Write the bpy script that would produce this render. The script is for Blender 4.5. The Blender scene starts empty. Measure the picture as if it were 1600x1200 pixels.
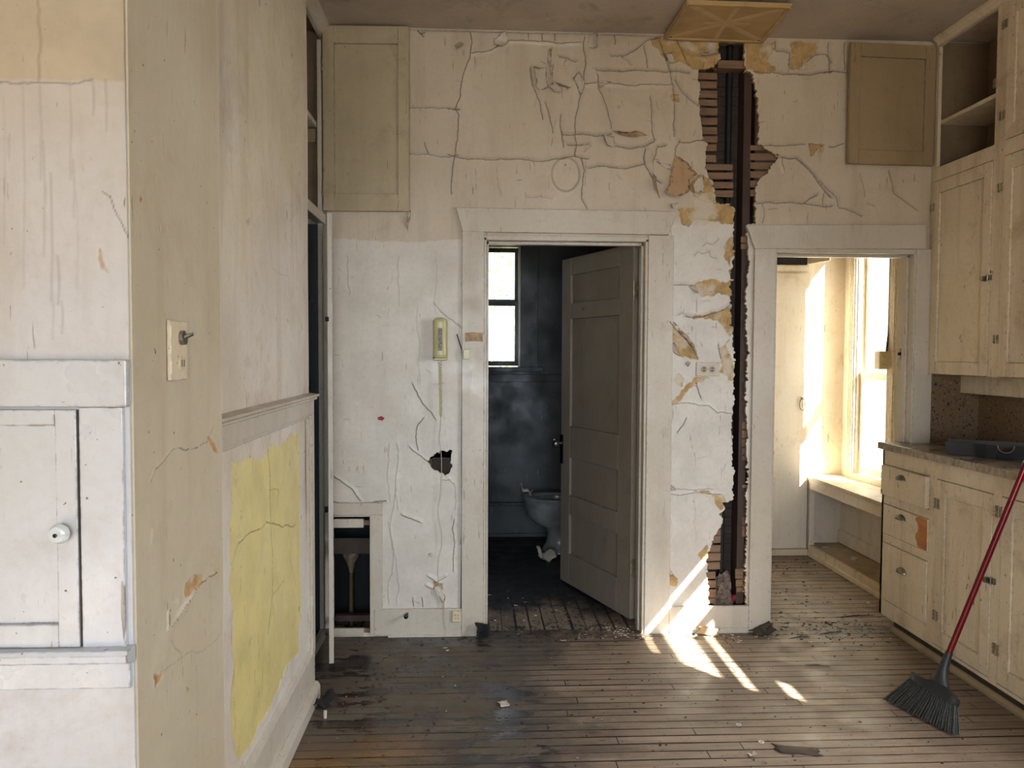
import bpy, math, random
import numpy as np
from mathutils import Vector, Matrix
from mathutils.geometry import delaunay_2d_cdt
random.seed(7); RNG = np.random.default_rng(7)
S = bpy.context.scene
COL = S.collection
PI = math.pi
# ------------------------------------------------------------------ camera
FPX, EYE = 1200.0, 1.46
def cam_matrix(psi, p, r):
    cy, sy = math.cos(psi), math.sin(psi)
    F = np.array([sy*math.cos(p), cy*math.cos(p), -math.sin(p)]); Rt = np.array([cy, -sy, 0.0]); D = np.cross(F, Rt)
    c, s = math.cos(r), math.sin(r)
    return np.array([c*Rt+s*D, -s*Rt+c*D, F])
CM = cam_matrix(*np.radians([2.80, 2.29, -.25]))
cd = bpy.data.cameras.new('camera'); cam = bpy.data.objects.new('camera', cd); COL.objects.link(cam)
cd.sensor_width = 36; cd.lens = FPX/1600*36; cd.clip_start = .05
X_, Dn, Fw = CM
m4 = Matrix.Identity(4)
for i in range(3):
    m4[i][0] = X_[i]; m4[i][1] = -Dn[i]; m4[i][2] = -Fw[i]
m4[2][3] = EYE
cam.matrix_world = m4
S.camera = cam
def ray(x, y): return CM.T@np.array([(x-800)/FPX, (y-600)/FPX, 1.0])
def U(x, y, ax, v):
    """where the sight line through a point of the photo meets the plane axis=v"""
    d = ray(x, y); o = np.array([0, 0, EYE]); t = (v-o[ax])/d[ax]; return o+t*d
def UP(x, y, p0, n):
    d = ray(x, y); o = np.array([0, 0, EYE]); t = ((np.array(p0)-o)@n)/(d@n); return o+t*d
# ------------------------------------------------------------------ view, sky, sun, windows' daylight
S.view_settings.view_transform = 'Standard'; S.view_settings.look = 'None'
S.view_settings.exposure = -0.24; S.view_settings.gamma = 1.0; S.view_settings.use_curve_mapping = False
W = bpy.data.worlds.new('sky'); S.world = W; W.use_nodes = True
nt = W.node_tree; bg = nt.nodes['Background']
tc = nt.nodes.new('ShaderNodeTexCoord'); sp = nt.nodes.new('ShaderNodeSeparateXYZ'); cr = nt.nodes.new('ShaderNodeValToRGB')
nt.links.new(tc.outputs['Generated'], sp.inputs[0]); nt.links.new(sp.outputs['Z'], cr.inputs[0])
cr.color_ramp.elements[0].position = 0.0; cr.color_ramp.elements[0].color = (.58, .57, .52, 1)
cr.color_ramp.elements[1].position = .5; cr.color_ramp.elements[1].color = (.74, .86, 1.0, 1)
e = cr.color_ramp.elements.new(.08); e.color = (.90, .95, 1.0, 1)
nt.links.new(cr.outputs[0], bg.inputs[0]); bg.inputs[1].default_value = 3.4
SUN_D = Vector((-.75, 1.0, -.90)).normalized()
sl = bpy.data.lights.new('sun', 'SUN'); sl.energy = 115; sl.angle = math.radians(.53); sl.color = (1.0, .93, .80)
so = bpy.data.objects.new('sun', sl); COL.objects.link(so); so.rotation_euler = (-SUN_D).to_track_quat('Z', 'Y').to_euler()
def area(name, loc, dirv, sx, sy, power, col, spread=180):
    l = bpy.data.lights.new(name, 'AREA'); l.shape = 'RECTANGLE'; l.size = sx; l.size_y = sy; l.energy = power; l.color = col; l.spread = math.radians(spread)
    o = bpy.data.objects.new(name, l); COL.objects.link(o); o.location = loc
    o.rotation_euler = Vector(dirv).to_track_quat('-Z', 'Z').to_euler(); return o
area('daylight_window_behind', (.10, -2.33, 1.45), (0, 1, -.42), 2.0, 1.5, 66, (.74, .86, 1.0), 108)
area('daylight_window_sink', (2.60, 1.52, 1.70), (-1, .35, -.75), 1.0, 1.2, 50, (.94, .96, 1.0), 125)
area('daylight_window_pantry', (2.98, 5.08, 1.5), (-1, 0, -.15), .42, 1.8, 22, (1.0, .97, .92))

# ------------------------------------------------------------------ materials
def lin(r, g, b):
    f = lambda c: ((c/255+.055)/1.055)**2.4 if c/255 > .04045 else c/255/12.92
    return (f(r), f(g), f(b), 1)
class NT:
    def __init__(s, name):
        s.m = bpy.data.materials.new(name); s.m.use_nodes = True; s.t = s.m.node_tree; s.b = s.t.nodes['Principled BSDF']
        g = s.t.nodes.new('ShaderNodeNewGeometry'); s.pos = g.outputs['Position']
    def link(s, a, b): s.t.links.new(a, b)
    def mapped(s, sc, loc=(0, 0, 0), src=None):
        n = s.t.nodes.new('ShaderNodeMapping'); n.inputs['Scale'].default_value = sc; n.inputs['Location'].default_value = loc
        s.link(src or s.pos, n.inputs[0]); return n.outputs[0]
    def noise(s, scale, detail=4, rough=.55, vec=None, dist=0):
        n = s.t.nodes.new('ShaderNodeTexNoise'); n.inputs['Scale'].default_value = scale; n.inputs['Detail'].default_value = detail
        n.inputs['Roughness'].default_value = rough; n.inputs['Distortion'].default_value = dist
        s.link(vec or s.pos, n.inputs['Vector']); return n.outputs[0]
    def rng(s, v, a, b, lo=0.0, hi=1.0):
        n = s.t.nodes.new('ShaderNodeMapRange'); n.inputs[1].default_value = a; n.inputs[2].default_value = b
        n.inputs[3].default_value = lo; n.inputs[4].default_value = hi; s.link(v, n.inputs[0]); return n.outputs[0]
    def math(s, op, a, b=None, c=None):
        n = s.t.nodes.new('ShaderNodeMath'); n.operation = op
        for i, v in enumerate((a, b, c)):
            if v is None: continue
            if isinstance(v, (int, float)): n.inputs[i].default_value = v
            else: s.link(v, n.inputs[i])
        return n.outputs[0]
    def mix(s, f, a, b):
        n = s.t.nodes.new('ShaderNodeMix'); n.data_type = 'RGBA'
        for k, v in ((0, f), (6, a), (7, b)):
            if isinstance(v, (int, float)): n.inputs[k].default_value = v
            elif isinstance(v, tuple): n.inputs[k].default_value = v
            else: s.link(v, n.inputs[k])
        return n.outputs[2]
    def attr(s, name):
        n = s.t.nodes.new('ShaderNodeAttribute'); n.attribute_name = name; return n.outputs['Fac']
    def xyz(s):
        n = s.t.nodes.new('ShaderNodeSeparateXYZ'); s.link(s.pos, n.inputs[0]); return n.outputs
    def bump(s, h, strength=.4, dist=.004, prev=None):
        n = s.t.nodes.new('ShaderNodeBump'); n.inputs['Strength'].default_value = strength; n.inputs['Distance'].default_value = dist
        s.link(h, n.inputs['Height'])
        if prev is not None: s.link(prev, n.inputs['Normal'])
        return n.outputs[0]
    def out(s, col=None, rough=None, normal=None, metal=None, spec=None):
        for k, v in (('Base Color', col), ('Roughness', rough), ('Normal', normal), ('Metallic', metal), ('Specular IOR Level', spec)):
            if v is None: continue
            if isinstance(v, (int, float, tuple)): s.b.inputs[k].default_value = v
            else: s.link(v, s.b.inputs[k])
        return s.m
def painted(name, base, base2, stain, chip, rough=.42, drip=.5, chips=.66, attrs=False, bare=None, tint=None, bumps=.3, speck=.74, sm=.55):
    s = NT(name)
    c = s.mix(s.rng(s.noise(1.6, 5, .6), .35, .65), base, base2)
    dr = s.noise(1, 5, .65, s.mapped((9, 9, .8)))
    c = s.mix(s.math('MULTIPLY', s.rng(dr, .50, .74), drip), c, stain)
    sm_ = s.noise(4.2, 6, .7, s.mapped((1, 1, 1), (3, 7, 1)), .6)
    c = s.mix(s.math('MULTIPLY', s.rng(sm_, .54, .74), sm), c, stain)
    if attrs:
        c = s.mix(s.attr('tint'), c, s.mix(s.rng(s.noise(7, 5), .4, .65), tint, tuple(v*.86 for v in tint[:3])+(1,)))
        bt = s.mix(s.rng(s.noise(16, 6, .7), .38, .62), bare, tuple(v*.62 for v in bare[:3])+(1,))
        bt = s.mix(s.rng(s.noise(9, 4, .6, s.mapped((1, 1, 1), (1, 2, 3))), .5, .62), bt, base)
        c = s.mix(s.attr('bare'), c, bt)
    sp_ = s.rng(s.noise(85, 3, .5), speck-.02, speck+.01)
    c = s.mix(sp_, c, chip)
    lo = s.rng(s.noise(2.3, 3), .42, .6)
    ch = s.math('MULTIPLY', s.rng(s.noise(22, 5, .65, s.mapped((1, 1, .7))), chips, chips+.015), lo)
    c = s.mix(ch, c, chip)
    mot = s.math('MULTIPLY', s.rng(s.noise(46, 5, .75), .46, .72), .16); c = s.mix(mot, c, stain)
    scr = s.rng(s.noise(1, 3, .5, s.mapped((95, 95, 9), (2, 5, 1)), .2), .685, .70)
    c = s.mix(s.math('MULTIPLY', s.math('MULTIPLY', scr, lo), .7), c, chip)
    if not attrs:
        bv = s.t.nodes.new('ShaderNodeBevel'); bv.samples = 3; bv.inputs['Radius'].default_value = .0045
        gn = s.t.nodes.new('ShaderNodeNewGeometry'); vm = s.t.nodes.new('ShaderNodeVectorMath'); vm.operation = 'DOT_PRODUCT'
        s.link(bv.outputs[0], vm.inputs[0]); s.link(gn.outputs['Normal'], vm.inputs[1])
        ed = s.math('MULTIPLY', s.rng(s.math('SUBTRACT', 1.0, vm.outputs['Value']), .015, .07), s.rng(s.noise(34, 5, .7), .47, .57))
        c = s.mix(s.math('MULTIPLY', ed, .8), c, chip)
    if attrs: c = s.mix(s.attr('crack'), c, lin(52, 40, 30))
    h = s.math('ADD', s.math('MULTIPLY', s.noise(14, 4, .6), .5), s.math('MULTIPLY', s.noise(1, 4, .6, s.mapped((70, 70, 12))), .25))
    h = s.math('SUBTRACT', h, s.math('MULTIPLY', ch, .6))
    r = s.rng(s.noise(6, 4), .3, .7, rough-.1, rough+.18)
    if attrs: r = s.math('ADD', r, s.math('MULTIPLY', s.attr('bare'), .35))
    return s.out(c, r, s.bump(h, bumps, .006))
M = {}
M['plaster'] = painted('aged_cream_wall_paint', lin(197, 185, 166), lin(184, 170, 149), lin(148, 128, 102), lin(110, 86, 62), attrs=True, bare=lin(190, 158, 104), tint=lin(210, 206, 197), rough=.42, chips=.72, drip=.35, sm=.35)
M['left'] = painted('aged_wall_paint_smeared', lin(220, 214, 204), lin(202, 190, 172), lin(158, 136, 108), lin(96, 70, 50), attrs=True, bare=lin(190, 150, 104), tint=lin(222, 208, 140), rough=.36, chips=.73, drip=.45, sm=.5)
M['chimney'] = painted('tan_chimney_paint', lin(190, 180, 157), lin(180, 168, 143), lin(156, 132, 106), lin(92, 70, 50), attrs=True, bare=lin(190, 150, 100), tint=lin(200, 190, 170), rough=.5, chips=.74, drip=.4, sm=.45)
M['front'] = painted('white_wall_paint_tan_falloff_above', lin(190, 191, 194), lin(180, 178, 174), lin(146, 130, 108), lin(84, 62, 46), attrs=True, bare=lin(168, 140, 104), tint=lin(172, 158, 132), rough=.36, chips=.74, drip=.35, sm=.35)  # tint carries the tan repaint and a painted light falloff up the wall
M['trim'] = painted('white_trim_paint', lin(196, 189, 176), lin(184, 175, 158), lin(148, 130, 106), lin(104, 76, 52), rough=.36, chips=.69, drip=.3, bumps=.2, sm=.35)
M['white'] = painted('glossy_white_cupboard_paint', lin(190, 193, 197), lin(181, 182, 181), lin(146, 136, 118), lin(84, 62, 46), rough=.26, chips=.72, drip=.2, bumps=.22, sm=.3)
M['cream'] = painted('cream_cabinet_paint', lin(214, 200, 174), lin(203, 187, 158), lin(138, 112, 80), lin(92, 66, 44), rough=.42, chips=.66, drip=.5, bumps=.25, speck=.72, sm=.6)
M['cream_dirty'] = painted('yellowed_cabinet_paint', lin(158, 139, 107), lin(142, 122, 92), lin(116, 92, 62), lin(92, 66, 44), rough=.4, chips=.72, drip=.3, bumps=.2)
M['cream_dirty2'] = painted('aged_beige_door_paint', lin(176, 162, 134), lin(164, 150, 122), lin(130, 112, 86), lin(92, 66, 44), rough=.4, chips=.72, drip=.3, bumps=.2)
M['pantry'] = painted('pantry_pale_paint', lin(222, 213, 198), lin(212, 200, 180), lin(178, 152, 118), lin(120, 90, 60), rough=.4, chips=.73, drip=.35, bumps=.15)
M['bath'] = painted('dark_blue_green_paint', lin(56, 60, 60), lin(46, 50, 50), lin(36, 40, 41), lin(120, 124, 120), rough=.45, chips=.76, drip=.4, bumps=.15, speck=.79)
M['doorp'] = painted('greyed_door_paint', lin(146, 136, 123), lin(136, 126, 112), lin(116, 100, 82), lin(110, 84, 58), rough=.4, chips=.73, drip=.35, bumps=.15)
M['ceil'] = painted('grey_ceiling_paint', lin(186, 173, 158), lin(166, 152, 138), lin(128, 116, 98), lin(110, 98, 80), rough=.6, chips=.8, drip=.1, bumps=.3, sm=.7)
M['interior'] = painted('browned_cupboard_interior', lin(124, 106, 82), lin(104, 88, 68), lin(76, 62, 46), lin(60, 46, 34), rough=.6, chips=.75)
M['dirt'] = painted('grimy_dark_paint', lin(70, 58, 46), lin(48, 40, 32), lin(30, 25, 20), lin(20, 16, 12), rough=.7, chips=.7)
def wood(name, a, b, sc=(3, 40, 40), rough=.6):
    s = NT(name)
    g = s.noise(1, 6, .65, s.mapped(sc)); c = s.mix(s.rng(g, .3, .7), a, b)
    c = s.mix(s.math('MULTIPLY', s.rng(s.noise(5, 4), .5, .7), .5), c, tuple(v*.4 for v in a[:3])+(1,))
    return s.out(c, rough, s.bump(g, .4, .003))
M['lath'] = wood('rough_lath_wood', lin(104, 80, 60), lin(138, 109, 82))
M['stud'] = wood('dark_stud_wood', lin(48, 33, 26), lin(66, 45, 34), (40, 40, 3))
M['lathdark'] = wood('dark_lath_wood', lin(44, 32, 26), lin(60, 44, 35))  # darker brown lath tone, for the far laths and the splinters
M['ply'] = wood('thin_plywood', lin(172, 143, 98), lin(188, 158, 110), (4, 30, 30), .5)
M['plyx'] = wood('pale_dusty_plywood', lin(190, 164, 122), lin(202, 176, 134), (4, 30, 30), .6)
M['orange'] = wood('bare_orange_drawer_wood', lin(168, 104, 54), lin(190, 126, 70), (30, 3, 40), .5)
M['plasteredge'] = painted('raw_plaster', lin(190, 160, 110), lin(168, 132, 84), lin(110, 84, 56), lin(70, 52, 36), rough=.9, chips=.6)
M['tanpaper'] = painted('tan_paper_backing', lin(190, 160, 122), lin(172, 140, 104), lin(140, 110, 78), lin(96, 70, 50), rough=.8, chips=.75)
M['chip'] = painted('paint_flake_white', lin(204, 196, 182), lin(190, 180, 164), lin(160, 140, 112), lin(120, 90, 62), rough=.5, chips=.76)
def simple(name, col, rough=.5, metal=0, bump=0, var=.15, sc=40):
    s = NT(name)
    n = s.noise(sc, 4); c = s.mix(s.rng(n, .35, .7), col, tuple(v*(1-var*2) for v in col[:3])+(1,))
    return s.out(c, rough, s.bump(n, bump, .002) if bump else None, metal)
M['black'] = simple('black_plastic', lin(34, 36, 38), .45)
M['bristle'] = simple('grey_bristles', lin(66, 68, 66), .5, bump=.3, var=.4, sc=120)
M['red'] = simple('red_metal_handle', lin(104, 8, 20), .22, .35, var=.05)
M['tray'] = simple('slate_grey_plastic', lin(50, 51, 52), .38, 0, var=.06)
M['metal'] = simple('worn_painted_metal', lin(160, 146, 118), .4, .35, .3, .3)
M['steel'] = simple('tarnished_steel', lin(150, 145, 130), .3, .85, .2, .3)
M['iron'] = simple('black_iron', lin(30, 28, 28), .4, .6)
M['pipe'] = simple('cast_iron_pipe', lin(42, 42, 42), .6, .5, .4)
M['phone'] = simple('aged_beige_phone_plastic', lin(186, 180, 130), .32, var=.05, sc=8)
M['phonelabel'] = simple('scuffed_grey_label', lin(150, 148, 130), .5, var=.5, sc=160)
M['ivory'] = simple('ivory_plastic', lin(206, 194, 158), .35, var=.1)
M['slot'] = simple('dark_slot', lin(24, 20, 18), .8)
M['wire'] = simple('ivory_wire', lin(190, 184, 164), .5, var=.1)
M['cable'] = simple('grey_cable', lin(70, 64, 60), .6)
M['porcelain'] = simple('stained_porcelain', lin(140, 142, 140), .25, var=.2, sc=9)
M['tape'] = simple('brown_tape_residue', lin(176, 146, 112), .6, var=.25, sc=60)
M['redmark'] = simple('red_paint_fleck', lin(150, 12, 14), .5)
M['black_dirt'] = simple('black_grime', lin(26, 25, 25), .85, bump=.5, sc=20)
M['insul'] = simple('grey_insulation', lin(120, 104, 94), .95, bump=1, var=.4, sc=60)
M['crimson'] = simple('crimson_scrap', lin(130, 24, 36), .8)
M['bluecloth'] = simple('pale_blue_cloth', lin(140, 172, 186), .7)
M['leaf'] = simple('green_leaf', lin(120, 150, 80), .6)
M['bark'] = simple('bark', lin(100, 84, 66), .9)
M['grass'] = simple('dry_ground', lin(150, 140, 116), .95)
M['washer'] = simple('pale_washer', lin(190, 186, 172), .4)
M['pipeyellow'] = simple('yellowed_pipe', lin(84, 70, 44), .5)
s = NT('window_glass'); tr_ = s.t.nodes.new('ShaderNodeBsdfTransparent'); gl_ = s.t.nodes.new('ShaderNodeBsdfGlossy'); mx_ = s.t.nodes.new('ShaderNodeMixShader'); tr_.inputs[0].default_value = (.93, .95, .94, 1)
gl_.inputs['Roughness'].default_value = .02; mx_.inputs[0].default_value = .05; s.link(tr_.outputs[0], mx_.inputs[1]); s.link(gl_.outputs[0], mx_.inputs[2]); s.link(mx_.outputs[0], s.t.nodes['Material Output'].inputs['Surface']); M['glass'] = s.m
s = NT('faceted_clear_glass'); s.out((.93, .96, .95, 1), .05); s.b.inputs['Transmission Weight'].default_value = .55; s.b.inputs['IOR'].default_value = 1.45; M['knobglass'] = s.m
# speckled backsplash
s = NT('speckled_brown_backsplash')
v = s.t.nodes.new('ShaderNodeTexVoronoi'); v.inputs['Scale'].default_value = 75; s.link(s.pos, v.inputs['Vector'])
c = s.mix(s.rng(s.noise(70, 3), .60, .64), lin(112, 92, 68), lin(38, 28, 22))
c = s.mix(s.rng(v.outputs['Distance'], .16, .12), c, lin(34, 26, 20))
c = s.mix(s.rng(s.noise(90, 2, .5, s.mapped((1, 1, 1), (5, 5, 5))), .66, .69), c, lin(160, 120, 70))
M['speckle'] = s.out(c, .5)
# worn counter
s = NT('worn_grey_countertop')
c = s.mix(s.rng(s.noise(5, 6, .7, s.mapped((1, 1, 4))), .4, .62), lin(112, 98, 80), lin(152, 138, 116))
c = s.mix(s.rng(s.noise(40, 5, .7), .56, .66), c, lin(78, 64, 50))
M['counter'] = s.out(c, s.rng(s.noise(9, 4), .35, .65, .18, .45), s.bump(s.noise(40, 4), .15, .002))
s = NT('counter_edge_laminate_gone')
c = s.mix(s.rng(s.noise(1, 5, .7, s.mapped((60, 60, 25))), .35, .65), lin(112, 100, 84), lin(176, 164, 144))
M['cedge'] = s.out(c, .75, s.bump(s.noise(70, 4), .5, .003))
# floor boards
def floorboards(name, along, w, darkside):
    s = NT(name); P = s.xyz()
    a, c_ = (P['X'], P['Y']) if along == 'X' else (P['Y'], P['X'])
    wob = s.math('MULTIPLY', s.math('SUBTRACT', s.noise(2.2, 2, .5), .5), .006)
    cw = s.math('DIVIDE', s.math('ADD', c_, wob), w)
    row = s.math('FLOOR', cw); fr = s.math('FRACT', cw)
    wn = s.t.nodes.new('ShaderNodeTexWhiteNoise'); wn.noise_dimensions = '1D'; s.link(row, wn.inputs['W']); rnd = wn.outputs['Value']
    al = s.math('DIVIDE', s.math('ADD', a, s.math('MULTIPLY', rnd, 7.3)), 1.7)
    seg = s.math('FLOOR', al); fa = s.math('FRACT', al)
    wn2 = s.t.nodes.new('ShaderNodeTexWhiteNoise'); wn2.noise_dimensions = '2D'
    cb = s.t.nodes.new('ShaderNodeCombineXYZ'); s.link(row, cb.inputs[0]); s.link(seg, cb.inputs[1]); s.link(cb.outputs[0], wn2.inputs['Vector'])
    r2 = wn2.outputs['Value']
    gw = s.rng(s.noise(1, 3, .6, s.mapped((.8, 16, 1) if along == 'X' else (16, .8, 1))), .35, .75, .02, .12)
    edge = s.math('MINIMUM', fr, s.math('SUBTRACT', 1.0, fr))
    gap = s.math('LESS_THAN', edge, gw)
    gap = s.math('MAXIMUM', gap, s.math('LESS_THAN', s.math('MINIMUM', fa, s.math('SUBTRACT', 1.0, fa)), .0012))
    gsc = (3, 55, 5) if along == 'X' else (55, 3, 5)
    grain = s.noise(1, 6, .7, s.mapped(gsc))
    wd = s.mix(s.rng(grain, .3, .7), lin(120, 103, 86), lin(156, 137, 116))
    wd = s.mix(s.math('MULTIPLY', r2, .35), wd, lin(94, 80, 66))
    wd = s.mix(s.math('MULTIPLY', s.rng(s.noise(2.1, 6, .7, s.mapped((1, 1.8, 1))), .47, .70), .5), wd, lin(76, 65, 55))
    wd = s.mix(s.rng(s.noise(38, 5, .7), .60, .70), wd, lin(60, 48, 38))
    h = s.math('MULTIPLY', grain, .25)
    rough = s.rng(s.noise(8, 4), .3, .7, .42, .70)
    if darkside:
        # old floor paint survives on the left, flaking to dark varnished boards
        side = s.rng(s.math('ADD', P['X'], s.math('MULTIPLY', s.math('SUBTRACT', s.noise(1.7, 5, .65), .5), 1.6)), .55, .15)
        fl = s.noise(1, 7, .62, s.mapped((2.2, 7.5, 3)), .25)
        keep = s.math('MULTIPLY', side, s.rng(fl, .535, .525))
        under = s.mix(s.rng(grain, .3, .7), lin(42, 38, 36), lin(70, 58, 50))
        under = s.mix(s.rng(s.noise(2.4, 3, .5, s.mapped((1, 1, 1), (4, 1, 9))), .55, .68), under, lin(74, 34, 30))
        und = s.mix(side, wd, under)
        near = s.math('MULTIPLY', s.rng(P['Y'], 3.0, 2.75), s.rng(P['X'], -.05, -.3))
        und = s.mix(near, und, s.mix(s.rng(grain, .3, .7), lin(110, 76, 40), lin(128, 96, 56)))
        film = s.mix(s.rng(s.noise(6, 5, .6), .35, .65), lin(97, 87, 74), lin(83, 75, 63))
        film = s.mix(s.rng(s.noise(30, 5, .7), .62, .7), film, lin(46, 40, 34))
        keep = s.math('MULTIPLY', keep, s.math('SUBTRACT', 1.0, s.math('MULTIPLY', near, .5)))
        wd = s.mix(keep, und, film)
        h = s.math('ADD', h, s.math('MULTIPLY', keep, .8))
        gl = s.math('MULTIPLY', side, s.math('SUBTRACT', 1.0, keep))
        rough = s.math('SUBTRACT', rough, s.math('MULTIPLY', gl, .30))
        gap = s.math('MULTIPLY', gap, s.math('SUBTRACT', 1.0, s.math('MULTIPLY', keep, s.rng(s.noise(3, 4), .4, .6))))
        # grime band at the thresholds and by the walls
        gr = s.math('MULTIPLY', s.rng(P['Y'], 3.80, 3.95), s.rng(s.noise(9, 6, .7), .38, .56))
        wd = s.mix(s.math('MULTIPLY', gr, .8), wd, lin(38, 32, 27))
    else:
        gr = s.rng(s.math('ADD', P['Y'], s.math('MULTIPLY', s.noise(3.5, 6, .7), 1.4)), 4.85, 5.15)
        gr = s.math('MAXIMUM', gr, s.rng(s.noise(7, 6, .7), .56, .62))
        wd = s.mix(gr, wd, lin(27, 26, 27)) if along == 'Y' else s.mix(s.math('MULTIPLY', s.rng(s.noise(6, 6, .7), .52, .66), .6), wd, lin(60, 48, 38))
    wd = s.mix(gap, wd, lin(22, 17, 14))
    h = s.math('SUBTRACT', h, s.math('MULTIPLY', gap, 1.6))
    return s.out(wd, rough, s.bump(h, .7, .0035))
M['floor'] = floorboards('worn_strip_floor', 'X', .057, True)
M['floorp'] = floorboards('worn_pantry_floor', 'X', .075, False)
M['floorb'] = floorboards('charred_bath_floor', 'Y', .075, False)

# ------------------------------------------------------------------ mesh helpers
ORG = {}
class MB:
    def __init__(s): s.v = []; s.f = []; s.T = None
    def add(s, vs, fs):
        o = len(s.v)
        for p in vs:
            p = Vector(p); s.v.append(tuple(s.T @ p) if s.T is not None else tuple(p))
        s.f += [tuple(i+o for i in f) for f in fs]; return s
    def box(s, a, b):
        x0, y0, z0 = [min(p, q) for p, q in zip(a, b)]; x1, y1, z1 = [max(p, q) for p, q in zip(a, b)]
        return s.add([(x0,y0,z0),(x1,y0,z0),(x1,y1,z0),(x0,y1,z0),(x0,y0,z1),(x1,y0,z1),(x1,y1,z1),(x0,y1,z1)],
              [(0,3,2,1),(4,5,6,7),(0,1,5,4),(1,2,6,5),(2,3,7,6),(3,0,4,7)])
    def prism(s, poly, ax, a, b):
        """2-D outline extruded along axis ax from a to b"""
        n = len(poly); ins = lambda p, w: tuple((list(p[:ax])+[w]+list(p[ax:])))
        vs = [ins(p, a) for p in poly]+[ins(p, b) for p in poly]
        return s.add(vs, [tuple(range(n)), tuple(range(2*n-1, n-1, -1))]+[(i, i+n, (i+1) % n+n, (i+1) % n) for i in range(n)])
    def tube(s, pts, r, seg=10, cap=True):
        pts = [Vector(p) for p in pts]; n = len(pts); rs = r if isinstance(r, (list, tuple)) else [r]*n
        vs = []; ref = None
        for i, p in enumerate(pts):
            t = (pts[min(i+1, n-1)]-pts[max(i-1, 0)]).normalized()
            if ref is None: ref = t.orthogonal().normalized()
            ref = (ref-t*ref.dot(t)).normalized(); bi = t.cross(ref)
            for k in range(seg):
                a = 2*PI*k/seg; vs.append(p+(ref*math.cos(a)+bi*math.sin(a))*rs[i])
        fs = [(i*seg+k, i*seg+(k+1) % seg, (i+1)*seg+(k+1) % seg, (i+1)*seg+k) for i in range(n-1) for k in range(seg)]
        if cap: fs += [tuple(range(seg-1, -1, -1)), tuple((n-1)*seg+k for k in range(seg))]
        return s.add(vs, fs)
    def lathe(s, prof, c, axis, seg=24, sx=1, sy=1):
        """prof: (radius, height) along axis from c"""
        A = Vector(axis).normalized(); u = A.orthogonal().normalized() if abs(A.z) < .99 else Vector((1, 0, 0)); w = A.cross(u); c = Vector(c)
        vs = [c+A*h+(u*math.cos(2*PI*k/seg)*sx+w*math.sin(2*PI*k/seg)*sy)*r for r, h in prof for k in range(seg)]
        n = len(prof)
        fs = [(i*seg+k, i*seg+(k+1) % seg, (i+1)*seg+(k+1) % seg, (i+1)*seg+k) for i in range(n-1) for k in range(seg)]
        fs += [tuple(range(seg-1, -1, -1)), tuple((n-1)*seg+k for k in range(seg))]
        return s.add(vs, fs)
    def build(s, name, mat, parent=None, bevel=0, smooth=False, label=None, seg=2):
        o = Vector(ORG.get(parent.name, (0, 0, 0))) if parent else Vector((0, 0, 0))
        me = bpy.data.meshes.new(name); me.from_pydata([tuple(Vector(v)-o) for v in s.v], [], s.f); me.update()
        me.materials.append(M[mat] if isinstance(mat, str) else mat)
        ob = bpy.data.objects.new(name, me); COL.objects.link(ob)
        if parent: ob.parent = parent; ORG[ob.name] = tuple(o)
        import bmesh as _b
        bm = _b.new(); bm.from_mesh(me); _b.ops.recalc_face_normals(bm, faces=bm.faces); bm.to_mesh(me); bm.free()
        if smooth:
            me.polygons.foreach_set('use_smooth', [True]*len(me.polygons)); me.set_sharp_from_angle(angle=math.radians(40))
        if bevel:
            md = ob.modifiers.new('bevel', 'BEVEL'); md.width = bevel; md.segments = seg; md.limit_method = 'ANGLE'
        if label: ob['label'] = label
        return ob
def tag(o, label, cat, group=None, kind=None):
    o['label'] = label; o['category'] = cat
    if group: o['group'] = group
    if kind: o['kind'] = kind
    return o
def thing(name, label, cat, loc, group=None):
    o = bpy.data.objects.new(name, None); COL.objects.link(o); o.location = loc; o.empty_display_size = .05; ORG[o.name] = tuple(loc)
    return tag(o, label, cat, group)
def struct(o, label=None):
    o['kind'] = 'structure'
    if label: o['label'] = label
    return o
def B(a, b): return MB().box(a, b)

# ------------------------------------------------------------------ relief walls
def pdist(px, py, poly):
    d = np.full(px.shape, 1e9); ins = np.zeros(px.shape, bool); n = len(poly)
    for i in range(n):
        x0, y0 = poly[i]; x1, y1 = poly[(i+1) % n]
        dx, dy = x1-x0, y1-y0; L = dx*dx+dy*dy+1e-12
        t = np.clip(((px-x0)*dx+(py-y0)*dy)/L, 0, 1)
        d = np.minimum(d, np.hypot(px-x0-t*dx, py-y0-t*dy))
        c = ((y0 > py) != (y1 > py)) & (px < (x1-x0)*(py-y0)/(y1-y0+1e-12)+x0); ins ^= c
    return np.where(ins, -d, d)
def rough_line(pts, amp=.07, minl=.012):
    out = [tuple(pts[0])]
    def rec(a, b):
        L = math.hypot(b[0]-a[0], b[1]-a[1])
        if L < minl: out.append(b); return
        m = ((a[0]+b[0])/2+random.uniform(-1, 1)*amp*L*abs(b[1]-a[1])/L, (a[1]+b[1])/2+random.uniform(-1, 1)*amp*L*abs(b[0]-a[0])/L)
        rec(a, m); rec(m, b)
    for a, b in zip(pts, pts[1:]): rec(tuple(a), tuple(b))
    return out
def rough_poly(poly, amp=.12, minl=.015): return rough_line(list(poly)+[poly[0]], amp, minl)[:-1]
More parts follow.
